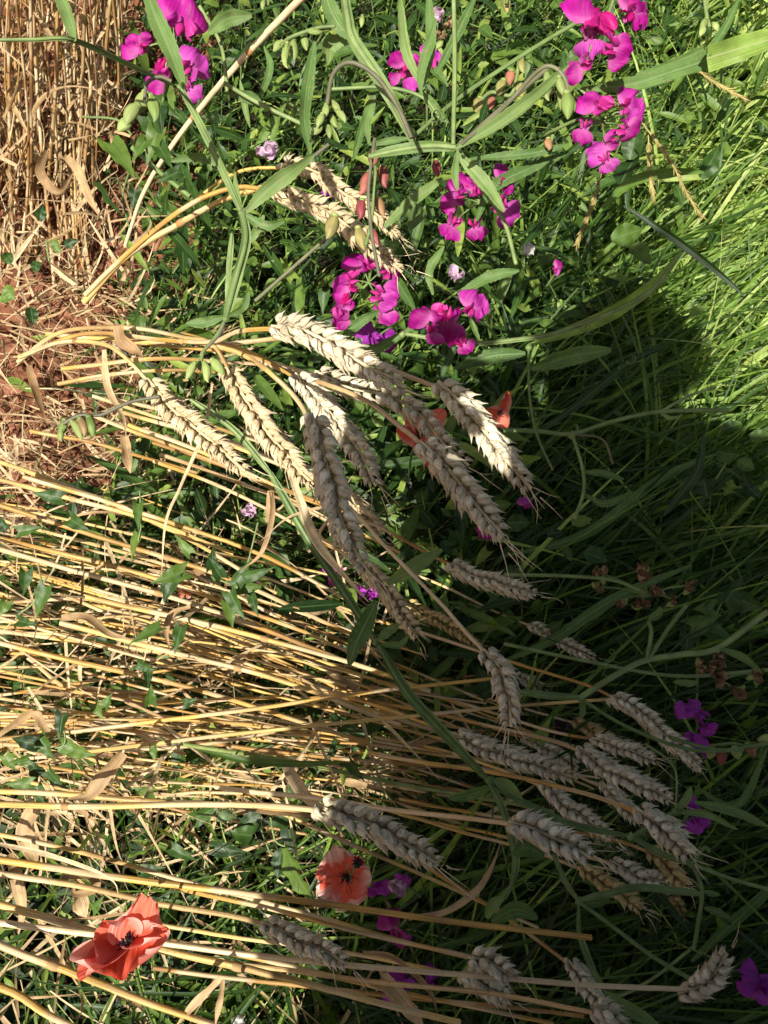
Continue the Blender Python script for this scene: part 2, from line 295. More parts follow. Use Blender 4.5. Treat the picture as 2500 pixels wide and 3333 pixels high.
def weed_cover():
    mb = MB(); px, py = sample(12500, -600, 2700, -600, 3900)
    sx = lerpx(py, SOILX); gx = lerpx(py, [(-700, 2600), (400, 2500), (900, 1950), (1200, 1700), (2000, 1600), (3900, 1500)])
    pr = np.where(px < sx, .03, np.where(px < gx, 1., .05)); pr = np.where((py > 2480) & (px < 1600), pr*.6, pr); keep = RG.random(len(px)) < pr; px, py = px[keep], py[keep]; B = len(px)
    h = RG.uniform(0, 1, B)**.8*.26+.005; h = np.where(px < sx[keep]+60, h*.2, h); h = np.where((py > 2480) & (px < 1600), h*.45, h); h = np.where((px < 1150) & (py > 1550) & (py < 2500), RG.uniform(.05, .40, B), h); h = np.where((px < 1100) & (py > 1500), h*.6, h); base = P(px, py, h)
    az = RG.uniform(0, 6.28, B); el = RG.normal(.2, .55, B); d = np.stack([np.cos(az)*np.cos(el), np.sin(az)*np.cos(el), np.sin(el)], -1)
    kind = RG.random(B)
    for lo, hi, prof, L0, L1, asp, lobe in ((0, .5, 'lance', .03, .09, .085, 0), (.5, .75, 'ovate', .010, .028, .30, 0), (.75, 1, 'arrow', .014, .034, .27, .7)):
        s = (kind >= lo) & (kind < hi); n = s.sum(); L = RG.uniform(L0, L1, n)*np.where(py[s] > 2450, .7, 1)
        blades(mb, base[s], d[s], L, L*asp*RG.uniform(.7, 1.2, n), RG.uniform(-.2, .9, n), n=7, fold=.3, tw=.45, prof=prof, k=5, lobe=lobe, wav=.12)
    tag(mb.build('low_weeds', WEED), 'dense low leafy weeds under the wheat and the flowers', 'weeds', kind='stuff')
    # leaf bed hiding the soil, with the shade of the gaps in its colour
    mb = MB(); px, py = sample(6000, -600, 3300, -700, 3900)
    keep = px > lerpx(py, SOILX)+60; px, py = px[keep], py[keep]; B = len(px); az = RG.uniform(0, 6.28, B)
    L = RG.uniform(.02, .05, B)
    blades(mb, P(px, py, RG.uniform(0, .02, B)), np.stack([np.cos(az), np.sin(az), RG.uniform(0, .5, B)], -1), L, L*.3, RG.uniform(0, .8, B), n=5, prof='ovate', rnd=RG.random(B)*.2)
    tag(mb.build('leaf_bed', BED), 'bed of small leaves close to the soil, coloured dark as shade', 'weeds', kind='stuff')
weed_cover()
def straw_litter():
    mb = MB()
    def put(n, x0, x1, y0, y1, h0, h1, L0, L1, w0, w1, azm, azs, prof='dry', b=1.):
        px, py = sample(n, x0, x1, y0, y1); B = n; az = RG.normal(azm, azs, B); el = RG.normal(.05, .2, B)
        d = np.stack([np.cos(az)*np.cos(el), np.sin(az)*np.cos(el), np.sin(el)], -1)
        blades(mb, P(px, py, RG.uniform(h0, h1, B)), d, RG.uniform(L0, L1, B), RG.uniform(w0, w1, B), RG.normal(0, b, B), n=8, fold=.3, tw=1.0, prof=prof)
    put(330, -700, 480, -500, 1700, .0, .03, .03, .12, .0006, .003, 1.2, 1.6)
    put(500, -700, 420, -400, 1000, .02, .20, .04, .14, .001, .0035, 1.6, .7)
    put(420, -500, 560, 900, 1800, .0, .05, .03, .12, .0007, .0025, -.2, .9)
    put(1300, -500, 1150, 1650, 2650, .0, .12, .03, .14, .0006, .0024, -.35, .8)
    put(900, -500, 520, 850, 1700, .0, .02, .012, .06, .0003, .0012, 0, 3)
    put(260, -100, 760, 930, 1560, .03, .16, .05, .15, .0006, .0026, -.2, .8, b=1.5)
    put(320, -400, 450, -300, 980, .03, .25, .04, .13, .0006, .0030, 1.3, .6, b=1.6)
    put(420, -300, 1250, 1650, 2620, .12, .40, .04, .16, .0004, .0022, -.4, 1.1, b=1.6)
    put(460, -400, 1500, 2480, 3700, .0, .12, .04, .15, .0007, .003, -.3, .8)
    put(500, 1000, 1800, 2150, 2600, .03, .14, .05, .16, .0008, .002, -.45, .35)
    put(220, 1500, 2600, -300, 1100, .02, .10, .03, .09, .0004, .0011, 1.8, 1.2)
    tag(mb.build('straw_litter', DRY), 'broken dry straw and withered leaf litter lying on the soil', 'straw litter', kind='stuff')
    mb = MB(); n = 3800; px, py = sample(n, -700, 620, -300, 1900)      # clods of soil
    a = RG.uniform(0, 6.28, n); r = .0012+.009*RG.random(n)**3.5
    k, m = 8, 6; th = np.linspace(0, math.pi, m); ph = np.arange(k)*2*math.pi/k
    sph = np.stack([np.sin(th)[:, None]*np.cos(ph), np.sin(th)[:, None]*np.sin(ph), np.cos(th)[:, None]*np.ones(k)], -1)
    v = P(px, py, RG.uniform(-.006, .006, n))[:, None, None]+sph[None]*r[:, None, None, None]*(1+RG.normal(0, .17, (n, m, k, 1)))*np.array([1, 1, .7])
    mb.add(v, gridfaces(n, m, k, True), np.zeros(3)); tag(mb.build('soil_clods', SOIL, smooth=False), 'crumbly red clods of soil at the left', 'soil clods', kind='stuff')
straw_litter()

# ------------------------------------------------------------------ straws
def dry_leaf_mesh(mb, p0, d0, L, W, curl, rnd=None):
    d0 = np.asarray(d0, float)
    blades(mb, np.array([p0]), np.array([d0]), np.array([L]), np.array([W]), np.array([curl]), n=18, fold=.25, tw=.9, prof='dry', k=5, wav=.18, rnd=rnd)
def stalk(pts, r, root, mt=STRAW, nodes=(), name='stem', n=30, k=8):
    c = cr(pts, n); mb = MB(); rad = r*(1-.25*np.linspace(0, 1, n)); c = c+RG.normal(0, r*.03, c.shape); g = (rad/r)[:, None]*r*1.2; ph = RG.uniform(0, 6, 3); c = c+g*np.sin(np.linspace(0, 9, n)[:, None]*np.array([1, 1.3, .8])+ph)*.25
    tube(mb, c, rad, k); o = mb.build(name, mt, root)
    for t in nodes:
        i = int(t*(n-1)); i = min(max(i, 1), n-2); T = nz(c[i+1]-c[i-1]); q = np.array([c[i]+T*r*z for z in (-1.4, -.7, 0, .7, 1.4)])
        m2 = MB(); tube(m2, q, r*np.array([.95, 1.10, 1.17, 1.10, .95]), k); m2.build('node', NODE, root)
    return c
def add_dry_leaves(c, root, cnt, r):
    for _ in range(cnt):
        i = random.randint(3, len(c)-6); T = nz(c[i+1]-c[i]); m = MB()
        dry_leaf_mesh(m, c[i], T+RG.normal(0, .45, 3), random.uniform(.05, .15), random.uniform(.0018, .0042), random.uniform(.3, 2.6)); m.build('dry_leaf', DRY, root)
def standing():
    for i in range(160):
        x = random.uniform(-260, 440); y0 = random.uniform(300, 1020); 
        if x > 330: y0 = random.uniform(60, 620)
        xt = x+random.gauss(-25, 75)-(y0-500)*.03; tp = random.uniform(-420, -150); h = random.uniform(.25, .5)*(1 if y0 > 500 else .8)
        if random.random() < .22: tp = random.uniform(150, 500); h = random.uniform(.1, .25)
        b = P(x, y0, -.01); e = P(xt, tp, h); m = (b+e)/2+np.array([random.gauss(0, .012), random.gauss(0, .01), 0])
        t = thing('wheat_stalk', b, 'upright dry golden wheat stalk in the dense stand at the upper left', 'wheat stalk', 'standing wheat stalks at the upper left')
        c = stalk([b, m, e], random.uniform(.0013, .0031), t, nodes=[random.uniform(.2, .5)] if random.random() < .6 else [], mt=STANDSTRAW)
        if random.random() < .75: add_dry_leaves(c, t, random.choice([1, 1, 2]), .002)
standing()
def lying():
    n = 128
    for i in range(n):
        s = random.random()**.72; y0 = 1590+s*910+random.gauss(0, 30)
        x1 = random.uniform(900, 1980); 
        ye = 2090+(y0-1590)*.45+(x1-1250)*.40+random.gauss(0, 65)
        if random.random() < .25: x1 = random.uniform(500, 1000); ye = y0+(x1)*.30*(1-.55*s)+random.gauss(0, 50)
        ang = ye
        layer = random.random()**1.3; d0 = dground(-100, y0)-.02-.36*layer; d1 = min(.98, dground(x1, ye)-.06)-.22*layer
        xm = x1*.45; ym = y0+(ye-y0)*.45+random.gauss(0, 40)-18*(1-s)*2
        x0 = random.choice([-160, -160, -120, random.uniform(-100, 350)])
        if x0 > -100: y0 = y0+(ye-y0)*(x0/x1)*.9
        pts = [D(x0, y0, d0), D(max(xm, x0+150), ym, .5*(d0+d1)-.01), D(x1, ye, d1)]
        if random.random() < .3:      # kinked and broken over
            f = random.uniform(.25, .8); a, b = pts[1], pts[2]; q = a+(b-a)*f+np.array([random.gauss(0, .006), random.gauss(0, .016), random.gauss(0, .012)]); g = nz(b-a)*.004; pts = [pts[0], a, q-g, q+g, b]
        t = thing('wheat_stalk', pts[0], 'fallen golden wheat stalk in the thick sheaf leaning right across the lower left', 'wheat stalk', 'fallen wheat stalks in the sheaf')
        c = stalk(pts, random.uniform(.0011, .0023), t, nodes=[random.uniform(.2, .8)] if random.random() < .7 else [], mt=STRAW)
        if random.random() < .62: add_dry_leaves(c, t, random.choice([1, 1, 2]), .002)
lying()

# ------------------------------------------------------------------ ears
def husk_template(nu=9, nv=8):
    u = np.linspace(0, 1, nu); a = np.arange(nv)*2*math.pi/nv
    r = np.sin(math.pi*np.clip(u*1.06, 0, 1)**.66)**.9*(1-.25*u); r[0] = .12; r[-3:] = (.27, .10, .015); u = u.copy(); u[-1] = 1.13; u[-2] = .98
    keel = 1+.22*np.maximum(0, np.sin(a))**3
    v = np.stack([r[:, None]*np.cos(a)*.5*keel, r[:, None]*np.sin(a)*.34*keel, u[:, None]*np.ones(nv)], -1)
    v[:, :, 1] += (.10*np.sin(u*math.pi))[:, None]
    at = np.stack([u[:, None]*np.ones(nv)*.1, (np.cos(a))[None]*np.ones((nu, 1)), np.zeros((nu, nv))], -1)
    return v, at
HT, HA = husk_template()
def ear(chain, wpx, root, mt=HUSK, depth=None, dd=0., nsp=None, awns=6, twist=None, real=.0165, spread=.62):
    dep = depth if depth else real*FPX/wpx
    n0 = len(chain); pts = [D(x, y, dep+dd*i/(n0-1)) for i, (x, y) in enumerate(chain)]
    c = cr(pts, 80); L = np.linalg.norm(np.diff(c, axis=0), axis=1).sum(); wr = wpx*dep/FPX
    nsp = nsp or int(max(9, min(34, L/(wr*.195)))); mb = MB(); tw = random.uniform(-.5, .5) if twist is None else twist
    V = []; A = []; view = nz(c.mean(0)-CAM)
    for i in range(nsp):
        t = (i+.3)/nsp*.95; k = min(int(t*79), 78); T = nz(c[k+1]-c[k]); B = nz(np.cross(T, view)); N = np.cross(B, T)
        a = tw+.25*math.sin(i*.7); B, N = B*math.cos(a)+N*math.sin(a), N*math.cos(a)-B*math.sin(a)
        sd = 1 if i % 2 else -1; env = .74+.36*math.sin(math.pi*min(1, t*.95+.10))-.30*max(0, t-.7)/.3
        hl = wr*.62*env; hw = wr*.37*env; o = c[k]+sd*B*wr*.055
        col_r = random.random()
        for j, (sn, out, ln, wd, of) in enumerate(((-1, .72, .88, .9, .0), (1, .72, .88, .9, .0), (-.55, .52, 1.02, 1., .12), (.55, .52, 1.02, 1., .12), (0., .36, 1.0, .8, .24))):
            out *= spread/.62
            ax = nz(T*math.cos(out)+sd*B*math.sin(out)*(1 if j < 4 else .8)+N*sn*.42+RG.normal(0, .11, 3))
            y = nz(sd*B*.55+N*sn*.9+RG.normal(0, .1, 3)); y = nz(y-ax*np.dot(y, ax)); x = np.cross(y, ax)
            s = random.uniform(.80, 1.12)
            if random.random() < .04: continue
            M = np.stack([x*hw*wd*s, y*hw*wd*s, ax*hl*ln*s], 0)
            V.append(HT.reshape(-1, 3)@M+o+N*sn*wr*.17+T*hl*of*.4+sd*B*wr*.05); aa = HA.reshape(-1, 3).copy(); aa[:, 2] = np.clip(col_r*.5+random.random()*.5, 0, 1); A.append(aa)
    V = np.array(V); mb.add(V, gridfaces(len(V), 9, 8, True), np.array(A))
    tube(mb, c[:77], wr*.07, 6, .2)
    e = mb.build('ear', mt, root)
    m = MB()
    for _ in range(awns):
        k = random.randint(45, 78) if random.random() < .5 else random.randint(70, 78); T = nz(c[k]-c[k-1]); d = nz(T+RG.normal(0, .28, 3)); l = wr*random.uniform(.5, 1.5)
        s0 = c[k]+d*wr*.35+RG.normal(0, wr*.1, 3); q = cr([s0, s0+d*l*.5, s0+d*l+RG.normal(0, l*.12, 3)], 6); tube(m, q, np.linspace(.00035, .0001, 6), 4)
    if awns: m.build('awn', AWN, e)
    return pts[0], dep
def wheat(label, chain, wpx, stem=None, sdep=None, mt=HUSK, r=None, smt=STRAW, leaves=0, nodes=(), group=None, **kw):
    dep = kw.get('depth') or kw.get('real', .0185)*FPX/wpx
    t = thing('wheat_plant', D(*stem[0], sdep if sdep else dep) if stem else D(*chain[0], dep), label, 'wheat', group or 'wheat ears on their stalks')
    p0, dep = ear(chain, wpx*.89, t, mt, **kw)
    if stem:
        if stem[0][1] > 2500: stem = [(x, y*.2+.8*(stem[0][1]+(chain[0][1]-stem[0][1])*(x-stem[0][0])/(chain[0][0]-stem[0][0]))) for x, y in stem]
        n = len(stem); s0 = sdep or min(dep+.25, float(dground(*stem[0]))-.03)
        pts = [D(x, y, s0+(dep-s0)*(i/n)**.8) for i, (x, y) in enumerate(stem)]+[p0+nz(D(*chain[1], dep)-p0)*.010]
        c = stalk(pts, r or .0018, t, smt, nodes=nodes, n=46)
        if leaves: add_dry_leaves(c, t, leaves, .002)
G, Y = HUSKG, HUSKY
wheat('pale sunlit wheat ear drooping from a bent golden stalk, leftmost of the ears', [(480, 1232), (555, 1325), (620, 1380), (700, 1445), (760, 1500), (812, 1545)], 92, [(62, 1162), (205, 1112), (330, 1118), (410, 1170)], .62, nodes=[.42], spread=.8)
wheat('pale ear beside the green pea pods, second from the left of the drooping ears', [(735, 1195), (800, 1300), (865, 1400), (925, 1470), (975, 1530), (1035, 1590)], 98, [(60, 1180), (200, 1080), (420, 1068), (600, 1098), (690, 1120)], .66)
wheat('narrow sunlit ear peeping out below the big drooping ears', [(1110, 1595), (1170, 1650), (1250, 1745)], 66, [(300, 1290), (700, 1420), (950, 1520)], .72)
wheat('brownish ear half in shade stretching right above all the hanging ears', [(882, 1062), (985, 1075), (1080, 1122), (1190, 1190), (1262, 1235), (1335, 1268)], 112, [(70, 1165), (270, 1085), (520, 1108), (690, 1112), (780, 1078)], .66, mt=G, nodes=[.6])
wheat('long ear passing in front of the torn red poppy petals', [(1025, 1208), (1140, 1262), (1270, 1290), (1370, 1355), (1450, 1450), (1545, 1530)], 88, [(400, 1120), (640, 1115), (840, 1170)], .66, mt=G)
wheat('plump ear hanging furthest right at the end of a thin stalk over dark grass', [(1425, 1240), (1505, 1315), (1590, 1420), (1660, 1510), (1742, 1605)], 108, [(700, 1120), (1010, 1100), (1200, 1175), (1350, 1235)], .60, mt=G)
wheat('plump ear below the torn red poppy with two long awns at its tip', [(1365, 1435), (1445, 1510), (1530, 1620), (1590, 1690), (1650, 1760)], 116, [(720, 1130), (960, 1215), (1180, 1300), (1320, 1400)], .56, mt=G, awns=9)
wheat('ear hanging behind the longest ear in the middle of the bunch', [(960, 1215), (1030, 1290), (1110, 1390), (1170, 1470), (1232, 1598)], 96, [(600, 1090), (760, 1130), (880, 1180)], .58, mt=G)
wheat('longest ear hanging straight down through the middle of the bunch', [(1012, 1345), (1045, 1450), (1080, 1580), (1115, 1700), (1150, 1780), (1195, 1865)], 118, [(620, 1105), (800, 1160), (940, 1270)], .55, mt=G, spread=.55)
wheat('half shaded ear hanging right below the longest ear', [(1175, 1835), (1235, 1895), (1290, 1970), (1365, 2085)], 76, [(500, 1500), (800, 1620), (1050, 1760)], .75)
wheat('whitish ear alone over dark leaves right of the lit straw', [(1455, 1832), (1540, 1875), (1640, 1905), (1755, 1942)], 74, [(500, 1440), (900, 1580), (1200, 1700), (1400, 1805)], .8, mt=G)
wheat('dim narrow ear in deep shade behind the broad green pea stem', [(1320, 1955), (1390, 2000), (1470, 2040), (1570, 2110)], 56, [(700, 1800), (1100, 1880)], .85, mt=Y)
wheat('pale ear hanging down off the long slanting stalk in the shade', [(1572, 2112), (1630, 2180), (1655, 2270), (1665, 2375)], 96, [(800, 1400), (1100, 1620), (1260, 1780), (1430, 1960), (1520, 2065)], .60, mt=G, r=.0016, smt=PALESTRAW)
wheat('slender ear with a pointed tip over the dark grass at right', [(1722, 2030), (1790, 2065), (1860, 2105), (1950, 2155)], 54, [(1000, 1760), (1350, 1870), (1600, 1985)], .9, mt=G)
wheat('short ear half hidden behind the hanging pale ear', [(1665, 2195), (1710, 2215), (1770, 2240)], 52, [(900, 2290), (1300, 2230), (1560, 2200)], .86, mt=G)
wheat('slim long ear reaching furthest right beside the purple flowers', [(1985, 2265), (2070, 2310), (2160, 2390), (2230, 2450), (2290, 2515)], 72, [(1100, 1980), (1400, 2070), (1750, 2180), (1920, 2235)], .82, mt=G)
wheat('small golden ear just above the whitish ears in the shade', [(1865, 2345), (1925, 2375), (2000, 2405)], 56, [(1100, 2150), (1500, 2250), (1750, 2320)], .9, mt=Y)
wheat('whitish ear just below the small golden ear', [(1925, 2400), (1990, 2420), (2060, 2445), (2140, 2475)], 66, [(1150, 2190), (1500, 2290), (1800, 2380)], .84, mt=G)
wheat('long whitish ear at the left end of the shaded cluster', [(1475, 2385), (1560, 2425), (1680, 2465), (1790, 2500), (1895, 2540)], 80, [(900, 2200), (1200, 2290), (1400, 2360)], .8, mt=G)
wheat('dusky ear tucked behind the whitish ears of the cluster', [(1700, 2395), (1790, 2440), (1890, 2500)], 58, [(1100, 2250), (1450, 2330)], .9, mt=G)
wheat('long whitish ear in the middle of the shaded cluster', [(1885, 2430), (1960, 2490), (2060, 2540), (2130, 2570), (2200, 2605)], 82, [(1200, 2280), (1500, 2340), (1750, 2400)], .8, mt=G)
wheat('dusky ear below the middle of the shaded cluster', [(1760, 2540), (1840, 2620), (1930, 2680), (2000, 2730)], 74, [(1150, 2380), (1500, 2460)], .88, mt=G)
wheat('dusky ear running down behind the middle ears', [(1960, 2545), (2020, 2610), (2090, 2680)], 66, [(1300, 2350), (1700, 2450)], .9, mt=G)
wheat('broad whitish ear ending the shaded cluster near the purple flower', [(2070, 2630), (2130, 2670), (2190, 2720), (2245, 2785)], 104, [(1200, 2450), (1650, 2525), (1900, 2580)], .7, mt=G)
wheat('small shaded ear under the pea stem crossing the cluster', [(1865, 2680), (1930, 2710), (2000, 2750), (2070, 2780)], 56, [(1300, 2560), (1650, 2620)], .88, mt=G)
wheat('bright white ear pointing right, the lightest of the shaded ears', [(1655, 2675), (1735, 2697), (1830, 2740), (1930, 2795)], 108, [(700, 2560), (1050, 2605), (1300, 2655), (1500, 2685)], .62, mt=G, smt=PALESTRAW, spread=.75, awns=7)
wheat('golden brown ear below the bright white ear', [(1890, 2820), (1960, 2865), (2030, 2910), (2095, 2965)], 70, [(1200, 2620), (1500, 2700), (1750, 2760)], .78, mt=Y)
wheat('drooping ear with yellow grains under the broad whitish ear', [(2110, 2765), (2170, 2810), (2235, 2890)], 74, [(1300, 2600), (1700, 2650), (2000, 2700)], .82, mt=Y)
wheat('dusky ear between the golden brown ear and the drooping one', [(1985, 2800), (2080, 2850), (2180, 2875)], 74, [(1300, 2650), (1700, 2740)], .88, mt=G)
wheat('small dusky ear lowest of the shaded cluster', [(2140, 2860), (2190, 2920), (2220, 2985)], 58, [(1500, 2700), (1900, 2790)], .93, mt=Y)
wheat('large pale ear lying across the shaded straw above the pale poppy', [(1025, 2622), (1110, 2650), (1200, 2680), (1300, 2735), (1380, 2785), (1440, 2825)], 110, [(-60, 2622), (250, 2622), (600, 2618), (880, 2612)], .55, mt=G, nodes=[.3], r=.0022)
wheat('pale ear half in sun between the two open poppies', [(850, 3000), (920, 3030), (1000, 3070), (1070, 3100), (1135, 3145)], 94, [(-60, 2830), (200, 2860), (480, 2935), (740, 2985)], .56, mt=G, r=.0021)
wheat('bushy ear in shade, upper of the two side by side at the bottom', [(1525, 3115), (1590, 3130), (1670, 3180)], 92, [(500, 2870), (900, 2960), (1250, 3060)], .6, mt=G)
wheat('bushy ear in shade, lower of the two side by side at the bottom', [(1500, 3165), (1560, 3200), (1660, 3260)], 82, [(500, 3010), (950, 3060), (1300, 3120)], .68, mt=G)
wheat('ear crossing behind a long straw near the bottom edge', [(1850, 3125), (1900, 3190), (1965, 3270)], 76, [(1300, 2760), (1560, 2920), (1720, 3030)], .72, mt=G)
wheat('pale ear cut off by the bottom edge', [(1925, 3275), (1970, 3300), (2030, 3370)], 104, [(700, 3130), (1200, 3200), (1650, 3250)], .6, mt=G)
wheat('plump pale ear pointing up and right at the end of a long bare straw', [(2205, 3232), (2270, 3215), (2330, 3160), (2372, 3095)], 92, [(-80, 2990), (400, 3110), (800, 3200), (1300, 3225), (1850, 3245)], .52, mt=G, smt=PALESTRAW, r=.0021, awns=2)
wheat('tiny thin ear in deep shade near the dry curved leaf', [(1530, 2835), (1580, 2875), (1650, 2945)], 38, [(1100, 2620), (1350, 2720)], .9, mt=G)
wheat('golden ear crossing under the green leaf, upper of the two among the pea flowers', [(915, 535), (1020, 555), (1120, 630), (1230, 700), (1310, 790)], 72, [(330, 900), (520, 740), (650, 640), (780, 560)], .72)
wheat('golden ear with a torn tip, lower of the two among the pea flowers', [(890, 620), (985, 655), (1085, 700), (1190, 790), (1255, 840), (1325, 900)], 84, [(280, 960), (470, 775), (620, 665), (780, 610)], .66, r=.0022)
# ------------------------------------------------------------------ single traced straws
def straw(label, pts, d0, d1, r=.002, mt=STRAW, nodes=(), leaves=0):
    n = len(pts)
    if pts[0][1] > 1500: k = .85; pts = [(x, y*(1-k)+k*(pts[0][1]+(pts[-1][1]-pts[0][1])*(x-pts[0][0])/(pts[-1][0]-pts[0][0]))) for x, y in pts]
    p = [D(x, y, d0+(d1-d0)*i/(n-1)) for i, (x, y) in enumerate(pts)]
    t = thing('wheat_straw', p[0], label, 'straw', 'single straws')
    c = stalk(p, r, t, mt, nodes=nodes, n=44)
    if leaves: add_dry_leaves(c, t, leaves, r)
straw('thick pale straw slanting down left from the top edge with tendrils round it', [(1010, -40), (850, 130), (700, 300), (560, 470), (470, 620), (410, 800)], .58, .85, .0027, PALESTRAW, [.25, .5])
straw('wide golden straw curving up beside the bent stalk at upper left', [(270, 980), (400, 850), (560, 740), (700, 660), (860, 610)], .8, .70, .0032, STRAW, [.6])
straw('broken ended bare straw reaching into the dark near the bottom', [(-80, 2790), (400, 2860), (900, 2955), (1130, 2965), (1500, 3010), (1925, 3055)], .54, .54, .0024, STRAW, [.56])
straw('long straw crossing above the broken ended one', [(-80, 2700), (300, 2700), (650, 2820), (1100, 2990), (1350, 3080), (1520, 3115)], .58, .62, .0018)
straw('stout straw running into the lower right from the left edge', [(-80, 2930), (200, 3000), (500, 3110), (730, 3170), (1100, 3220), (1500, 3330)], .53, .55, .0027, STRAW, [.55], 1)
straw('straw slanting along the bottom left corner', [(-60, 3050), (200, 3180), (520, 3290), (800, 3380)], .5, .5, .0025, STRAW, [.3])
straw('short straw in the bottom left corner', [(-60, 3180), (150, 3290), (300, 3380)], .5, .5, .0026, STRAW)
straw('pair straw just above the level straw with the large ear', [(-80, 2570), (250, 2582), (650, 2600), (1000, 2640)], .60, .62, .0022, STRAW, [.5], 1)
straw('straw rising to the right across the sheaf', [(-60, 2410), (250, 2440), (600, 2370), (900, 2310), (1250, 2245), (1620, 2205)], .60, .64, .0019)
straw('straw crossing just below the one rising to the right', [(150, 2460), (500, 2390), (900, 2330), (1200, 2275), (1600, 2260), (1990, 2275)], .62, .7, .0018)
straw('green tinged straw leaning right under the sheaf', [(600, 2420), (900, 2460), (1200, 2530), (1500, 2600), (1800, 2640)], .66, .76, .0019, BUD)
straw('straight straw end poking out near the big red poppy', [(560, 3060), (750, 3120), (1100, 3200), (1450, 3300), (1800, 3330)], .62, .64, .002)
straw('long straw lying below the large ear toward the dark', [(900, 2640), (1200, 2760), (1500, 2880), (1750, 3020)], .7, .74, .0019)
straw('bottom edge straw running into the dark grass', [(500, 3150), (1000, 3240), (1500, 3250), (1900, 3310)], .66, .62, .0019)
for k, (a, b, d0) in enumerate([((0, 1560), (760, 1800), .74), ((100, 1500), (900, 1930), .76), ((380, 1620), (1150, 1960), .74), ((30, 1750), (1000, 2060), .70), ((180, 1680), (1180, 2080), .7), ((60, 1790), (1250, 2200), .68), ((580, 2010), (1400, 2250), .66), ((160, 2130), (1200, 2420), .68), ((500, 2100), (1300, 2360), .66)]):
    t = thing('wheat_straw', D(*a, d0), 'bright upper straw lying on top of the sheaf', 'straw', 'bright straws on top of the sheaf')
    m = ((a[0]+b[0])/2, (a[1]+b[1])/2-18); stalk([D(a[0]-300, a[1]-70, d0), D(*m, d0), D(*b, d0+.03)], .0024, t, nodes=[.5], n=40)
for k, (a, b, d0) in enumerate([((150, 1085), (800, 1150), .70), ((200, 1200), (900, 1190), .72), ((180, 1250), (700, 1210), .75), ((400, 1340), (1200, 1640), .72), ((420, 1380), (1150, 1700), .75), ((300, 1350), (1300, 1800), .78), ((520, 1480), (1180, 1750), .76), ((100, 1400), (640, 1540), .8), ((350, 1290), (950, 1480), .74)]):
    t = thing('wheat_straw', D(*a, d0), 'golden straw in the loose layer beneath the hanging ears', 'straw', 'straws beneath the hanging ears')
    m = ((a[0]+b[0])/2, (a[1]+b[1])/2-random.uniform(0, 30)); stalk([D(*a, d0), D(*m, d0-.01), D(*b, d0+.03)], .0021, t, nodes=[.4], n=30)
# traced dry leaves
def ribbon(name, label, cat, pts, wpx, dep, mt, group=None, root=None, tw=1.6, fold=.3, n=34, k=5, tip=True, taper='dry', dd=0., ser=0., wav=.12, roll0=0.):
    if np.ndim(dep) == 0: dep = [dep+dd*i/(len(pts)-1) for i in range(len(pts))]
    c = cr([D(x, y, q) for (x, y), q in zip(pts, dep)], n); T = nz(np.gradient(c, axis=0)); view = nz(c-CAM)
    S = nz(np.cross(T, view)); N = -np.cross(S, T); N = np.where((N*view).sum(1)[:, None] > 0, -N, N)
    u = np.linspace(0, 1, n); ang = (roll0+tw*np.sin(u*4.+random.random()*6)*.5)[:, None]
    S, N = S*np.cos(ang)+N*np.sin(ang), N*np.cos(ang)-S*np.sin(ang)
    w = wpx*np.mean(dep)/FPX*.5
    if taper == 'dry': pw = .65+.35*np.sin(np.clip(u*1.1, 0, 1)*math.pi)-.55*u**4
    elif taper == 'lance': pw = np.sin(math.pi*np.clip(u*.93+.035, 0, 1))**.7
    elif taper == 'ovate': pw = np.sin(math.pi*np.clip(u, .03, .985)**.72)**.75
    elif taper == 'even': pw = np.clip(.85+.15*np.sin(u*3)-.0*u, 0, 1)
    elif taper == 'tipend': pw = np.clip(1-u**3, .03, 1)
    mb = MB(); strips(mb, c[None], (w*pw)[None], S[None], N[None], fold, k, wav=wav, ser=ser, rnd=random.random()*(.75 if mt is GRASS else 1))
    o = mb.build(name, mt, root)
    if root is None: tag(o, label, cat, group)
    return o
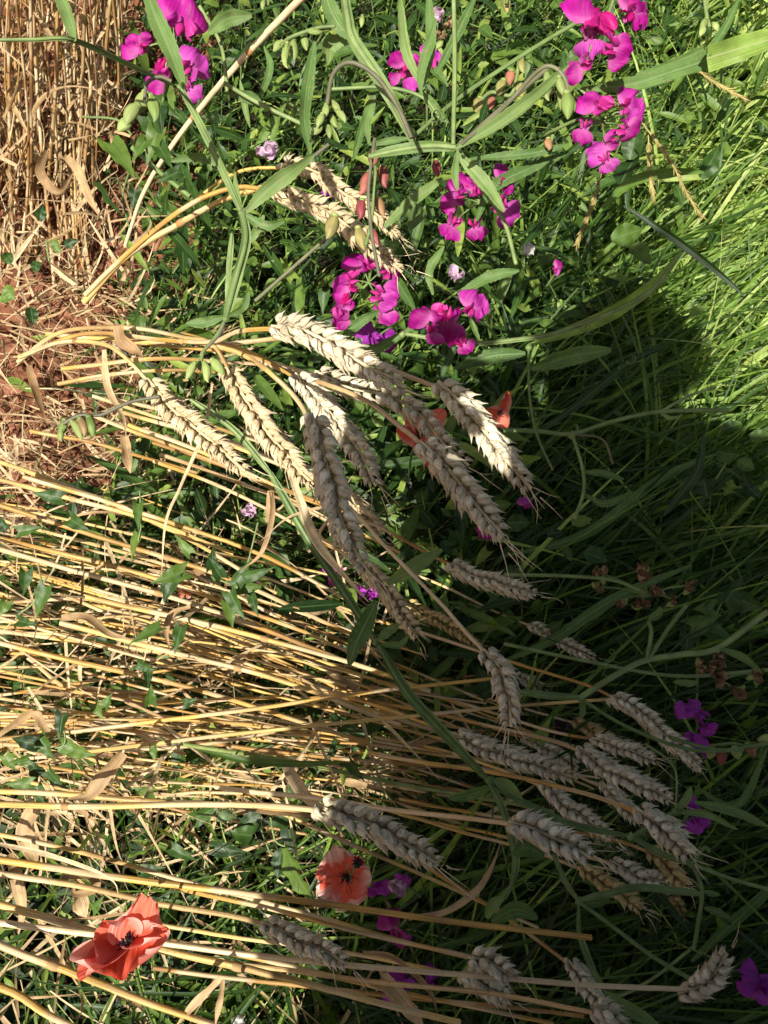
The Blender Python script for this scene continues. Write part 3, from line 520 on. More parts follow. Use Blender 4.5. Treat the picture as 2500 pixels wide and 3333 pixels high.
for lab, pts, wp, dp in [
    ('broad dry leaf folded down below the level straws at left', [(120, 2620), (85, 2700), (110, 2800), (100, 2835)], 62, .60),
    ('dry leaf band slanting over the two level straws', [(400, 2450), (340, 2520), (290, 2590), (220, 2600)], 52, .56),
    ('dry leaf bent like a hook at the left edge of the bottom', [(30, 2780), (60, 2880), (75, 2960), (60, 3040)], 42, .56),
    ('curled up ribbon of dry leaf above the big red poppy', [(200, 2860), (290, 2850), (310, 2890), (240, 2910), (250, 2850)], 30, .55),
    ('dry leaf stub hanging just left of the big red poppy', [(250, 2910), (265, 2950), (280, 2990)], 55, .57),
    ('thin dry leaf hooked over at the end of a pale straw', [(-20, 2745), (150, 2780), (300, 2830), (370, 2870), (385, 2910)], 17, .52),
    ('forked dry leaf hanging from the joint at the bottom', [(720, 3180), (640, 3260), (570, 3345)], 28, .50),
    ('dry leaf dangling beside the forked one', [(725, 3190), (715, 3260), (700, 3345)], 22, .5),
    ('dry leaf in shade running up to the right from the pale poppy', [(1330, 2990), (1450, 2970), (1550, 2900), (1600, 2820), (1630, 2740)], 24, .6),
    ('orange brown dry leaf at the bottom in shade', [(1240, 3180), (1290, 3230), (1340, 3290), (1380, 3350)], 62, .56),
    ('long grey dry leaf drooping in shade at the bottom', [(1180, 3100), (1270, 3110), (1340, 3160), (1400, 3230), (1430, 3320)], 20, .6),
    ('dry leaf curling over the bright straws', [(620, 1975), (560, 2000), (540, 2060), (555, 2120)], 22, .62),
    ('short pale dry leaf folded over the bent stalks', [(385, 1060), (400, 1110), (450, 1150), (465, 1165)], 48, .56),
    ('twisted brown leaf hanging among the drooping ears', [(940, 1530), (980, 1640), (1010, 1720), (1060, 1800), (1200, 1960)], 34, .50),
    ('thin curled brown leaf crossing the twisted one', [(1130, 1790), (1040, 1740), (1100, 1650), (950, 1680), (850, 1760)], 12, .55),
    ('long withered leaf hanging down between the lit straws', [(690, 1250), (665, 1400), (590, 1580), (540, 1700), (525, 1880)], 12, .58),
    ('brown hooked leaf beneath the twisted one', [(870, 1700), (880, 1600), (885, 1680), (850, 1800), (780, 1860)], 20, .58),
    ('dry leaf strip below the dark pods', [(405, 1420), (410, 1480), (425, 1540)], 38, .70),
    ('brown wavy leaf running beside the dark pods', [(340, 1130), (350, 1260), (400, 1360), (410, 1420)], 24, .66),
    ('dry leaf blade slanting over the shaded end of the lit straws', [(920, 2480), (980, 2570), (1030, 2620), (1080, 2700)], 45, .62),
    ('pale dry leaf curling over straws in the middle of the sheaf', [(200, 2010), (280, 2010), (350, 2060), (420, 2080)], 30, .64),
    ('ragged dry leaf hanging from the upright stalks', [(215, 510), (260, 560), (290, 640), (320, 700)], 34, .78),
    ('bleached dry leaf hanging low from the upright stalks', [(150, 490), (130, 560), (190, 620), (240, 560)], 32, .8),
    ('brown dry leaf bending down at the foot of the bent stalks', [(95, 1190), (120, 1290), (150, 1370)], 28, .72),
    ('sunlit wavy leaf over the dense straw at the left', [(160, 2400), (110, 2320), (40, 2360), (-40, 2420)], 30, .66)]:
    ribbon('dry_leaf', lab, 'dry leaf', pts, wp, dp, DRY, 'withered wheat leaves', tw=1.2)

# ------------------------------------------------------------------ sweet peas
def vine_stem(root, pts, wpx, dep, mt=PEASTEM, wing=True):
    if np.ndim(dep) == 0: dep = [dep]*len(pts)
    c = cr([D(x, y, q) for (x, y), q in zip(pts, dep)], 36); w = wpx*np.mean(dep)/FPX*(.85 if wing else 1)
    mb = MB(); tube(mb, c, w*(.24 if wing else .5), 8)
    if wing:
        T = nz(np.gradient(c, axis=0)); view = nz(c-CAM); S = nz(np.cross(T, view)); N = -np.cross(S, T); u = np.linspace(0, 1, 36)
        a = (.5*np.sin(u*3+random.random()*6))[:, None]; S, N = S*np.cos(a)+N*np.sin(a), N*np.cos(a)-S*np.sin(a)
        strips(mb, c[None], (w*.5*np.clip(np.sin(math.pi*np.clip(u, .02, .98))**.25, .3, 1))[None], S[None], N[None], .25, 5, wav=.1)
    return mb.build('stem', mt, root)
def tendril(root, p, dep, size=60, ang=0.):
    t = np.linspace(0, 1, 60); a = ang+t*0; x = p[0]+size*(t*1.6*math.cos(ang))+np.where(t > .5, 1, t*2)*size*.3*np.sin(t*22)*t; y = p[1]+size*(t*1.6*math.sin(ang))+size*.3*np.cos(t*22)*t-size*.3*t
    c = D(x, y, dep+.02*np.sin(t*9)); m = MB(); tube(m, c, np.linspace(.0005, .0002, 60)*1.2, 5); m.build('tendril', PEASTEM, root)
def leafp(root, pts, wpx, dep, mt=PEALEAF, taper='lance', fold=.3, tw=.6, ser=0., wav=.08, roll0=0., name='leaf'):
    return ribbon(name, None, None, pts, wpx, dep, mt, root=root, taper=taper, tw=tw, fold=fold, n=26, ser=ser or .05, wav=wav*1.8, roll0=roll0)
def blob(mb, p, ax, L, W, rnd=None, nu=8, nv=8, flat=.8, pw=.7):
    ax = nz(np.asarray(ax, float)); x = nz(np.cross(ax, [.31, .2, .93])); y = np.cross(ax, x); u = np.linspace(0, 1, nu); a = np.arange(nv)*2*math.pi/nv
    r = np.sin(math.pi*np.clip(u, .02, .985)**pw)
    v = np.asarray(p)+(ax*L)*u[:, None, None]+(x*np.cos(a)[:, None]+y*flat*np.sin(a)[:, None])[None]*(r*W)[:, None, None]
    at = np.empty((nu, nv, 3)); at[..., 0] = u[:, None]*L; at[..., 1] = np.sin(a); at[..., 2] = random.random() if rnd is None else rnd
    mb.add(v, gridfaces(1, nu, nv, True), at)
def petal(W, L, cup=.3, curl=.4, notch=.0, ruf=.05, nu=12, nv=13, base=.18, pw=.8, fold=0., tip=.88):
    """local: x across, y along, z normal"""
    u = np.linspace(0, 1, nu)[:, None]; v = np.linspace(-1, 1, nv)[None]
    w = W*(base+(1-base)*np.sin(math.pi*np.clip(u*tip+.02, 0, 1)**pw)**.55)
    ph = random.random()*6.28
    x = v*w*np.sqrt(np.clip(1-.25*v**2*u, 0, 1)); y = L*u*(1-notch*(1-np.abs(v))**2*u**3-.22*v**2*u**2-.12*v**6*u**2)
    z = cup*W*v**2+curl*L*u**2+ruf*W*np.sin(ph+v*5+u*4)*u+ruf*.7*W*np.sin(ph*2+v*11-u*3)*u**2+ruf*.28*W*np.sin(ph+v*23+u*6)*u**2+fold*np.abs(v)*w
    P3 = np.stack([x*np.ones_like(u), y*np.ones_like(v), z], -1)
    at = np.stack([u*L*np.ones_like(v), v*np.ones_like(u), np.full((nu, nv), random.random())], -1)
    return P3, at
def frame(yax, nrm):
    y = nz(np.asarray(yax, float)); z = np.asarray(nrm, float); z = nz(z-y*np.dot(z, y)); return np.stack([np.cross(y, z), y, z], 0)
def put(mb, pt, M, o, thick=0):
    P3, at = pt; mb.add(P3.reshape(-1, 3)@M+np.asarray(o), gridfaces(1, *P3.shape[:2]), at); return mb
def idir(a, toward=0.):     # image angle (0 right, 90 up) and how far it leans to the viewer -> world direction
    a = math.radians(a); return nz(R*math.cos(a)+U*math.sin(a)-F*toward)
def flower(root, px, py, dep, size, a, toward=.5, mt=MAGENTA, keel=PINKKEEL):
    """banner stands behind, two wings and a keel in front; a = image direction the banner points to"""
    o = D(px, py, dep); s = size*dep/FPX; up = idir(a, .15*random.uniform(-1, 1)); fw = nz(-F*toward+idir(a-90+random.uniform(-30, 30))*(1-toward)*.8+idir(a+180)*.35)
    M = frame(up, fw); m = MB()
    put(m, petal(s*.52, s*.62, cup=-.25, curl=random.uniform(-.5, -.1), notch=.18, ruf=.20, base=.14, fold=random.uniform(-.35, .1)), M, o-up*s*.08)
    blob(m, o-up*s*.28-fw*s*.05, up+fw*.2, s*.26, s*.09, .5)
    b = m.build('flower', mt, root)
    for sd in (-1, 1):
        m = MB(); d = nz(fw*.75-up*.45+M[0]*sd*.22); put(m, petal(s*.20, s*.44, cup=.45, curl=.2, ruf=.16, base=.3), frame(d, nz(M[0]*sd+up*.25)), o+fw*s*.03+M[0]*sd*s*.05); m.build('wing_petal', keel if random.random() < .5 else mt, b)
    m = MB(); blob(m, o+fw*s*.05-up*s*.03, fw*.7-up*.6, s*.36, s*.085, pw=.6); m.build('keel_petal', keel, b)
def calyx_bud(root, px, py, dep, L, W, a, mt=BUD, name='bud', toward=.1):
    s = dep/FPX*.85; ax = idir(a, toward); o = D(px, py, dep); m = MB(); kx = idir(a+90); q = cr([o, o+ax*L*s*.4+kx*L*s*random.uniform(-.06, .06), o+ax*L*s*.8, o+ax*L*s+kx*L*s*random.uniform(-.12, .12)], 12)
    tube(m, q, W*s*.5*np.sin(math.pi*np.clip(np.linspace(.06, .985, 12), 0, 1)**.85)**.8, 9, flat=.72, up=F); b = m.build(name, mt, root); m = MB()
    for j in range(5):
        dj = nz(ax+.38*(math.cos(j*1.256)*kx-math.sin(j*1.256)*F)); blob(m, o-ax*L*s*.06, dj, L*s*.36, W*s*.2, flat=.5, nu=6, nv=5)
    blob(m, o-ax*L*s*.1, ax, L*s*.28, W*s*.34, nu=6, nv=7); m.build('calyx', BUD, b); return b
FL = [
 ('bright magenta sweet pea spray at the top left in front of the standing wheat', [(590, 70, 150, 60), (452, 150, 100, 150), (560, 20, 120, 110), (520, 245, 95, 200), (625, 215, 105, 45), (620, 290, 60, 300)], .50, MAGENTA, [(530, 330), (570, 150)]),
 ('large magenta sweet pea with wide open petals at the top right edge', [(1930, 60, 175, 95), (2060, 40, 150, 40), (1920, 130, 105, 250), (2000, 160, 120, 330), (1890, 215, 90, 200)], .46, MAGENTA, [(1990, -60), (1960, 100)]),
 ('magenta sweet pea spray with four blooms above the flowering grass at right', [(1940, 345, 120, 120), (2045, 350, 130, 40), (1900, 420, 75, 230), (1970, 470, 105, 190), (1975, 525, 70, 280), (2040, 420, 90, 330)], .50, MAGENTA, [(1770, 440), (1960, 400)]),
 ('sweet pea bloom half hidden behind narrow leaves at top centre', [(1320, 200, 105, 120), (1345, 250, 85, 240), (1400, 190, 90, 60), (1300, 240, 70, 180)], .66, MAGENTA, [(1390, 420), (1350, 240)]),
 ('cluster of deep magenta blooms right of the two golden ears', [(1545, 610, 130, 95), (1480, 650, 95, 170), (1470, 735, 85, 230), (1550, 740, 75, 280), (1640, 590, 110, 60), (1640, 680, 100, 320), (1500, 600, 90, 120)], .62, MAGENTA, [(1500, 500), (1560, 660)]),
 ('purple magenta blooms hanging under the tip of the lower golden ear', [(1175, 860, 110, 120), (1130, 925, 120, 170), (1120, 1000, 95, 200), (1260, 880, 95, 30), (1245, 960, 110, 340), (1110, 1035, 80, 250), (1250, 1020, 80, 280)], .60, MAGENTA, [(1200, 760), (1200, 920)]),
 ('deep purple pair of round blooms beside the faded pink flower', [(1400, 1020, 120, 150), (1460, 1050, 125, 260), (1540, 1000, 120, 60), (1410, 1085, 70, 260), (1510, 1120, 70, 310)], .58, MAGENTA, [(1620, 1110), (1480, 1020)]),
 ('pale violet bloom in light shade below the purple blooms', [(1200, 1090, 110, 90), (1250, 1110, 80, 340)], .66, PURPLE, [(1290, 1080), (1220, 1100)]),
 ('two small violet blooms one above the other at the shaded right', [(2270, 2320, 80, 130), (2300, 2370, 65, 300), (2230, 2310, 60, 170)], .72, PURPLE, [(2240, 2430), (2265, 2340)]),
 ('violet bloom beside the red and green buds at the shaded right', [(2285, 2430, 75, 60), (2250, 2410, 55, 150)], .72, PURPLE, [(2450, 2440), (2290, 2430)]),
 ('dark violet bloom peeping out above the small golden ear', [(1840, 2375, 70, 170)], .92, PURPLE, [(1900, 2420), (1850, 2385)]),
 ('dark violet bloom near the end of the shaded ears', [(2265, 2680, 95, 300), (2250, 2620, 70, 90)], .74, PURPLE, [(2230, 2560), (2260, 2650)]),
 ('violet bloom cut by the right edge near the bottom', [(2470, 3190, 120, 160), (2495, 3240, 100, 270)], .62, PURPLE, [(2540, 3100), (2490, 3200)]),
 ('magenta bloom in shade just below the pale poppy', [(1280, 3020, 90, 110), (1300, 3060, 70, 290)], .70, MAGENTA, [(1360, 2940), (1290, 3030)]),
 ('dim violet bloom at the bottom beneath the straws', [(1310, 3200, 100, 150), (1270, 3240, 80, 220), (1400, 3190, 70, 40)], .80, PURPLE, [(1420, 3300), (1320, 3220)]),
 ('small magenta bloom showing between straw and green stem', [(1090, 1850, 62, 110), (1080, 1885, 45, 250)], .80, MAGENTA, [(1130, 1800), (1090, 1860)]),
 ('small pink bloom right of the one between straw and stem', [(1170, 1930, 60, 150), (1210, 1930, 50, 20)], .82, PURPLE, [(1180, 1880), (1180, 1925)]),
 ('tiny magenta bloom in the dark just right of the plump ear tip', [(1712, 1640, 52, 100)], .9, MAGENTA, [(1760, 1600), (1715, 1640)]),
 ('tiny magenta bloom under the tip of the plump ear', [(1580, 1725, 75, 300)], .9, MAGENTA, [(1540, 1680), (1580, 1720)]),
 ('small pink bloom beside the green pods at right of centre', [(1815, 875, 50, 30)], .85, MAGENTA, [(1780, 930), (1810, 880)]),
 ('small purple bloom in the gap between the two golden ears', [(1080, 630, 62, 90)], .78, PURPLE, [(1110, 560), (1085, 620)]),
 ('violet dim bloom right of the pale poppy', [(1230, 2890, 90, 330), (1300, 2880, 80, 30)], .76, PURPLE, [(1370, 2920), (1270, 2890)]),
]
for lab, fl, dep, m, st in FL:
    t = thing('sweet_pea_flower', D(*st[-1], dep), lab, 'sweet pea', 'sweet pea blooms')
    c = D(*st[-1], dep+.01); mb = MB(); tube(mb, cr([D(*st[0], dep+.04), (D(*st[0], dep+.03)+c)/2+.004, c], 12), .0011, 6); mb.build('flower_stalk', PEASTEM, t)
    for (x, y, s, a) in fl:
        dj = dep+random.uniform(-.012, .012); mb = MB(); tube(mb, cr([c, D((x+st[-1][0])/2, (y+st[-1][1])/2-8, dep+.008), D(x, y, dj)-idir(a)*s*.2*dj/FPX], 8), .0006, 5); mb.build('flower_stalk', PEASTEM, t)
        flower(t, x, y, dj, s*(1.18 if y < 560 and x < 640 else 1.02), a+random.uniform(-12, 12), random.uniform(.5, .8), m, PINKKEEL if m is MAGENTA else PURPLE)
def budspray(lab, pts, dep, buds, mt=BUD, stem=None, wpx=12, name='sweet_pea_buds'):
    t = thing(name, D(*pts[0], dep), lab, 'flower buds', 'sweet pea buds and pods')
    vine_stem(t, pts, wpx, dep, stem or PEASTEM, False)
    for b in buds:
        x, y, L, W, a = b[:5]; calyx_bud(t, x, y, dep+random.uniform(-.008, .008), L, W, a, b[5] if len(b) > 5 else mt)
budspray('drooping green and pink buds on an arched stem at upper right', [(1500, 470), (1640, 350), (1740, 240), (1790, 215), (1835, 250), (1858, 330)], .42, [(1780, 240, 110, 40, -92), (1820, 250, 90, 34, -75), (1845, 300, 110, 52, -88), (1835, 270, 120, 44, -95), (1855, 320, 80, 60, -100)], stem=DARKSTEM, wpx=14)
budspray('hanging string of green buds on a brown arched stem above the golden ears', [(1340, 450), (1290, 340), (1220, 245), (1140, 203), (1085, 240), (1065, 340), (1050, 400)], .44, [(1062, 340, 60, 30, -100), (1085, 330, 55, 28, -60), (1050, 370, 60, 30, -110), (1080, 375, 55, 28, -70), (1045, 405, 50, 28, -120), (1070, 410, 50, 26, -85), (1095, 360, 60, 28, -50)], stem=DARKSTEM, wpx=15)
budspray('fat yellow green buds in a bunch near the thick pale straw', [(1090, 85), (1040, 90), (990, 105), (940, 125), (915, 150)], .50, [(920, 135, 55, 34, -130), (935, 140, 90, 24, -95), (955, 130, 85, 36, -85), (985, 115, 65, 32, -75), (1000, 100, 60, 28, -10), (1040, 95, 60, 26, 5), (925, 160, 80, 24, -85)])
budspray('upright chain of pink and green buds hanging over the golden ears', [(1215, 480), (1222, 560), (1215, 660), (1205, 740), (1190, 800)], .50, [(1215, 490, 60, 46, -90), (1240, 540, 90, 46, -80, PINKBUD), (1205, 560, 100, 44, -110, PINKBUD), (1180, 650, 80, 40, -95, PINKBUD), (1225, 640, 85, 38, -70, PINKBUD), (1165, 740, 95, 46, -75, PINKBUD), (1200, 740, 80, 40, -60, PINKBUD), (1090, 700, 100, 54, -105, PINKBUD)], PINKBUD)
budspray('green fat pods hanging on a curved dark stem over the bent stalks', [(735, 1040), (700, 1100), (665, 1140), (655, 1175)], .44, [(655, 1165, 55, 26, -90), (635, 1180, 75, 32, -115), (665, 1180, 80, 34, -80), (690, 1170, 75, 42, -50)])
budspray('dark green buds at the end of a long arched stem at the left', [(520, 1290), (420, 1310), (330, 1350), (260, 1352), (205, 1380)], .48, [(210, 1365, 75, 34, -105), (235, 1370, 85, 32, -60), (260, 1360, 75, 34, -70, PINKBUD), (290, 1355, 80, 40, -75), (200, 1400, 45, 24, -90)], stem=DARKSTEM)
budspray('blurry green buds close to the camera beside the top left blooms', [(560, 265), (520, 250), (480, 270), (470, 330)], .36, [(475, 300, 100, 55, -110), (450, 340, 95, 55, -120), (490, 310, 110, 48, -75), (430, 390, 70, 50, -140)], stem=DARKSTEM)
budspray('small green buds left of the top edge stem', [(870, 20), (880, -20)], .6, [(1180, 50, 50, 22, -95), (860, 0, 40, 20, -100)])
budspray('pale green and pink buds in a loose bunch right of the top centre bloom', [(1690, 200), (1680, 260), (1660, 310), (1600, 300), (1560, 330)], .56, [(1665, 230, 60, 40, -100), (1640, 260, 70, 40, -110, PINKBUD), (1690, 270, 60, 46, -80, PINKBUD), (1565, 320, 60, 44, -110, PINKBUD), (1600, 310, 60, 34, -95), (1700, 190, 60, 30, -90)], PINKBUD)
budspray('small pink bud hanging from the top edge', [(1650, -40), (1650, 0), (1648, 15)], .55, [(1648, -10, 66, 34, -88, PINKBUD)])
budspray('cluster of light green buds at the top right', [(2290, -30), (2300, 50), (2310, 90)], .7, [(2300, 60, 50, 30, -120), (2320, 75, 40, 28, -60), (2290, 85, 45, 28, -110), (2300, -20, 60, 26, -95)])
budspray('red and green buds strung along a stem at the shaded right', [(2180, 2400), (2330, 2440), (2430, 2430), (2500, 2420)], .62, [(2350, 2440, 60, 40, -95, PINKBUD), (2320, 2430, 50, 40, -110), (2390, 2430, 50, 44, -70), (2430, 2420, 60, 40, -60, PINKBUD), (2470, 2410, 50, 36, 20)])
budspray('pink bud pair beside the right hand sweet pea spray', [(1800, 440), (1790, 470)], .6, [(1785, 450, 50, 34, -85, PINKBUD), (1420, 520, 70, 34, -85, PINKBUD)])
for lab, x, y, s in (('crumpled pale lilac flower beside the golden ear stems', 872, 500, 75), ('crumpled pale pink flower standing over the deep purple pair', 1495, 890, 80), ('faded lilac flower fallen among the lower stalks', 815, 1660, 55), ('withered pink flower at the top centre', 1410, 60, 70), ('shrivelled mauve flower in shade beside the pale poppy', 1290, 2880, 70)):
    t = thing('faded_flower', D(x, y, .6), lab, 'faded flower')
    for k in range(4):
        m = MB(); d = idir(random.uniform(0, 360), .3); put(m, petal(.0045*s/60, .008*s/60, cup=.8, curl=.5, ruf=.25), frame(d, -F+.4*idir(random.uniform(0, 360))), D(x, y, .6)); m.build('petal', FADED, t)
    calyx_bud(t, x, y+5, .605, s*.35, s*.3, -80)
for lab, x, y, s in (('white bindweed flower half lost in the grass at right of centre', 1715, 820, 80), ('white flower at the bottom edge among straws', 780, 3310, 75)):
    t = thing('white_flower', D(x, y, .8), lab, 'white flower')
    for k in range(5):
        m = MB(); put(m, petal(.006, .011, cup=.6, curl=.5, ruf=.3, base=.3), frame(idir(k*72+20, .6), -F), D(x, y, .8)); m.build('petal', WHITE, t)
    calyx_bud(t, x, y, .805, 25, 18, -80)

def vine(lab, dep, stems=(), leaves=(), tendrils=(), joints=()):
    t = thing('sweet_pea_vine', D(*stems[0][0][0], dep), lab, 'sweet pea vine', 'sweet pea vines')
    for s in stems: vine_stem(t, s[0], s[1], s[2] if len(s) > 2 and s[2] is not None else dep, s[3] if len(s) > 3 else PEASTEM, s[4] if len(s) > 4 else True)
    for l in leaves: leafp(t, l[0], l[1], l[2] if len(l) > 2 else dep, roll0=random.uniform(-.3, .3))
    for p in tendrils: tendril(t, p[:2], dep, p[2], math.radians(p[3]))
    for p in joints:
        m = MB(); q = D(*p, dep); s = dep/FPX; blob(m, q-idir(80)*14*s, idir(80), 30*s, 13*s); m.build('joint', PEASTEM, t)
PS = PEASTEM
vine('broad winged pea vine running down past the top left blooms to the green pods', .44,
     [([(585, 280), (640, 380), (710, 520), (785, 690)], 32), ([(790, 690), (800, 780), (770, 900), (735, 1035)], 44), ([(0-60, 130), (120, 128), (240, 130), (420, 210), (570, 280)], 22, [.3, .3, .3, .36, .44]),
      ([(755, 760), (745, 900), (740, 1000)], 24), ([(735, 1035), (715, 1085), (670, 1135)], 12, None, DARKSTEM, False), ([(790, 690), (930, 580), (1070, 470)], 12, None, DARKSTEM, False)],
     [([(600, 290), (560, 180), (510, 60), (465, -60)], 58, .40), ([(245, 135), (220, 60), (175, -60)], 42, .3), ([(800, 690), (880, 610), (960, 550), (1020, 505)], 52, .43), ([(790, 695), (860, 735), (925, 720)], 34),
      ([(730, 1030), (660, 1050), (605, 1055)], 34), ([(740, 1030), (790, 1000), (810, 950)], 28), ([(785, 700), (770, 620), (765, 560)], 20)],
     [(820, 720, 60, 60), (640, 380, 50, 20)], [(585, 285), (788, 692), (735, 1035)])
vine('winged pea vine entering at top centre and ending at a bud stem joint', .47,
     [([(1115, -60), (1130, 50), (1150, 130), (1230, 250), (1290, 350), (1340, 450)], 50), ([(1200, 510), (1290, 490), (1400, 475), (1490, 480)], 42), ([(1475, 480), (1480, 200), (1476, -60)], 15, None, PS, False),
      ([(1490, 480), (1640, 345), (1780, 225)], 16, .44, DARKSTEM, False), ([(1490, 480), (1560, 600), (1640, 720), (1680, 860)], 14, .5, PS, False), ([(1220, 450), (1200, 620), (1210, 760), (1235, 900)], 12, .48, DARKSTEM, False),
      ([(1340, 450), (1480, 330), (1700, 180), (1900, 60)], 14, .52, PS, False), ([(1080, 290), (1260, 285), (1380, 320), (1440, 400)], 12, .5, PS, False)],
     [([(1010, 500), (990, 380), (1005, 250), (1025, 135)], 44, .5), ([(1490, 480), (1620, 400), (1740, 310), (1850, 210)], 44, .42), ([(1490, 500), (1570, 590), (1640, 690)], 46, .46), ([(1340, 450), (1260, 460), (1200, 470)], 22, .48),
      ([(1200, 470), (1190, 400), (1220, 310)], 38, .5), ([(1150, 520), (1180, 400), (1150, 380)], 24, .52), ([(1150, 130), (1090, 60), (1050, -40)], 55, .5), ([(1370, 300), (1400, 150), (1395, -40)], 36, .5), ([(1380, 290), (1320, 160), (1300, -20)], 34, .55),
      ([(1490, 490), (1480, 560), (1490, 620)], 26, .46), ([(1420, 240), (1480, 130), (1550, -20)], 34, .6), ([(1370, 310), (1370, 230), (1420, 60)], 26, .48), ([(1130, 130), (1070, 150), (1065, 210)], 50, .52), ([(1520, 520), (1720, 500), (1850, 470)], 30, .6), ([(1550, 720), (1620, 600), (1840, 500)], 40, .62),
      ([(1350, 450), (1310, 400), (1300, 380)], 28, .5), ([(1460, 400), (1400, 330), (1370, 300)], 30, .5)],
     [(1390, 445, 60, -60), (1010, 460, 50, -80)], [(1490, 480), (1340, 452), (1145, 118)])
vine('pea vine crossing from the purple pair towards the grass', .60,
     [([(1310, 1085), (1400, 1100), (1500, 1120), (1720, 1100), (1850, 1070), (2100, 960), (2210, 830)], 22), ([(1720, 1130), (1725, 1300), (1750, 1420), (1800, 1530)], 9, None, PS, False)],
     [([(1310, 1085), (1240, 1130), (1170, 1150)], 34), ([(1315, 1080), (1370, 1060), (1400, 1020)], 26), ([(1730, 1200), (1860, 1160), (1990, 1140)], 60, .64), ([(1480, 1200), (1600, 1160), (1710, 1150)], 52, .64), ([(1100, 1120), (1170, 1050), (1235, 1010)], 34, .5), ([(1410, 960), (1400, 880), (1445, 800)], 30, .6), ([(1490, 960), (1600, 900), (1690, 880)], 38, .6)], [(1850, 1060, 60, 20)], [(1310, 1085), (1722, 1130)])
vine('very broad green vine slanting down across the sheaf', .53,
     [([(880, 1540), (1000, 1750), (1120, 1930), (1225, 2090)], 40, .58), ([(1225, 2090), (1330, 2260), (1450, 2390), (1590, 2540)], 44, .54), ([(1590, 2540), (1640, 2640), (1680, 2790), (1665, 2880)], 34), ([(1665, 2880), (1640, 2920), (1590, 2970)], 22), ([(880, 1540), (760, 1400), (620, 1300)], 30, .66)],
     [([(1225, 1955), (1190, 2030), (1160, 2090), (1138, 2165)], 60, .48), ([(1230, 2085), (1260, 2060), (1300, 2030)], 34, .52), ([(1240, 2095), (1300, 2100), (1330, 2070)], 26, .52), ([(1600, 2540), (1650, 2560), (1700, 2610)], 44, .53), ([(1670, 2780), (1720, 2760), (1770, 2790)], 55, .5),
      ([(1260, 1900), (1340, 1850), (1440, 1790)], 52, .6), ([(1600, 2560), (1520, 2590), (1460, 2600)], 36, .55), ([(1640, 2920), (1600, 2950), (1585, 2990)], 36, .5)],
     [(1690, 2700, 40, 90)], [(1225, 2090), (1592, 2540)])
vine('thin pea vine over the dark grass just right of the small red poppy', .62,
     [([(1640, 1400), (1750, 1403), (1860, 1412), (2000, 1370), (2150, 1340), (2370, 1335)], 15, None, PS, False), ([(1865, 1420), (1895, 1520), (1900, 1600), (1870, 1690)], 12, None, PS, False), ([(1860, 1412), (1960, 1430), (1995, 1510)], 8, None, DARKSTEM, False), ([(2150, 1340), (2240, 1290), (2330, 1260)], 10, None, PS, False)],
     [([(1900, 1535), (1960, 1540), (2030, 1560)], 24), ([(2150, 1345), (2180, 1360), (2210, 1355)], 14), ([(1905, 1610), (1970, 1640), (2060, 1600)], 26, .7), ([(1870, 1420), (1880, 1390), (1870, 1380)], 12)], [(2010, 1200, 50, -20), (1900, 1620, 60, 20)], [(1862, 1415)])
vine('pea vine forking towards the right edge above the slim long ear', .58,
     [([(1690, 2250), (1790, 2265), (1890, 2270)], 30), ([(1890, 2270), (2000, 2200), (2100, 2150), (2220, 2130), (2335, 2110), (2500, 1990)], 20, None, PS, False), ([(1890, 2275), (2050, 2370), (2250, 2440), (2420, 2440)], 12, None, PS, False), ([(2105, 2150), (2120, 2060), (2110, 2020)], 14, None, PS, False),
      ([(2115, 2140), (2180, 2040), (2235, 1970)], 14, None, PS, False), ([(1640, 1870), (1850, 1875), (2000, 1890), (2100, 1930)], 12, None, PS, False), ([(1640, 2095), (1900, 2150), (2200, 2200), (2500, 2180)], 12, .7, PS, False)],
     [([(1890, 2280), (1895, 2310), (1890, 2340)], 24), ([(2110, 2020), (2140, 2000), (2150, 1975)], 30), ([(2335, 2110), (2420, 2140), (2480, 2190)], 26), ([(2190, 2220), (2240, 2225), (2270, 2220)], 24, .66)], [(1960, 2200, 60, -60)], [(1890, 2272), (2335, 2112)])
vine('winged pea vine lying over the shaded ears', .53,
     [([(1600, 2560), (1720, 2620), (1850, 2680), (2050, 2722)], 28), ([(2050, 2722), (2160, 2780), (2250, 2812)], 26), ([(2250, 2812), (2380, 2860), (2520, 2900)], 12, None, PS, False), ([(2055, 2722), (2130, 2680), (2200, 2640)], 22), ([(2255, 2815), (2285, 2900), (2270, 3020), (2258, 3090)], 14, None, PS, False), ([(2200, 2640), (2195, 2500), (2100, 2420)], 7, None, PS, False), ([(2255, 2810), (2290, 2760), (2310, 2770)], 14, None, PS, False)],
     [([(2200, 2640), (2235, 2600), (2250, 2560)], 26), ([(2200, 2645), (2300, 2650), (2400, 2700)], 24), ([(2290, 2955), (2340, 2970), (2375, 2985)], 26), ([(2260, 2610), (2380, 2640), (2500, 2690)], 34, .6), ([(2500, 2430), (2400, 2620), (2260, 2560)], 26, .66)], [(2250, 3090, 45, 20), (2280, 2750, 35, -50), (2200, 2520, 40, -100)], [(2052, 2722), (2252, 2812), (2198, 2640)])
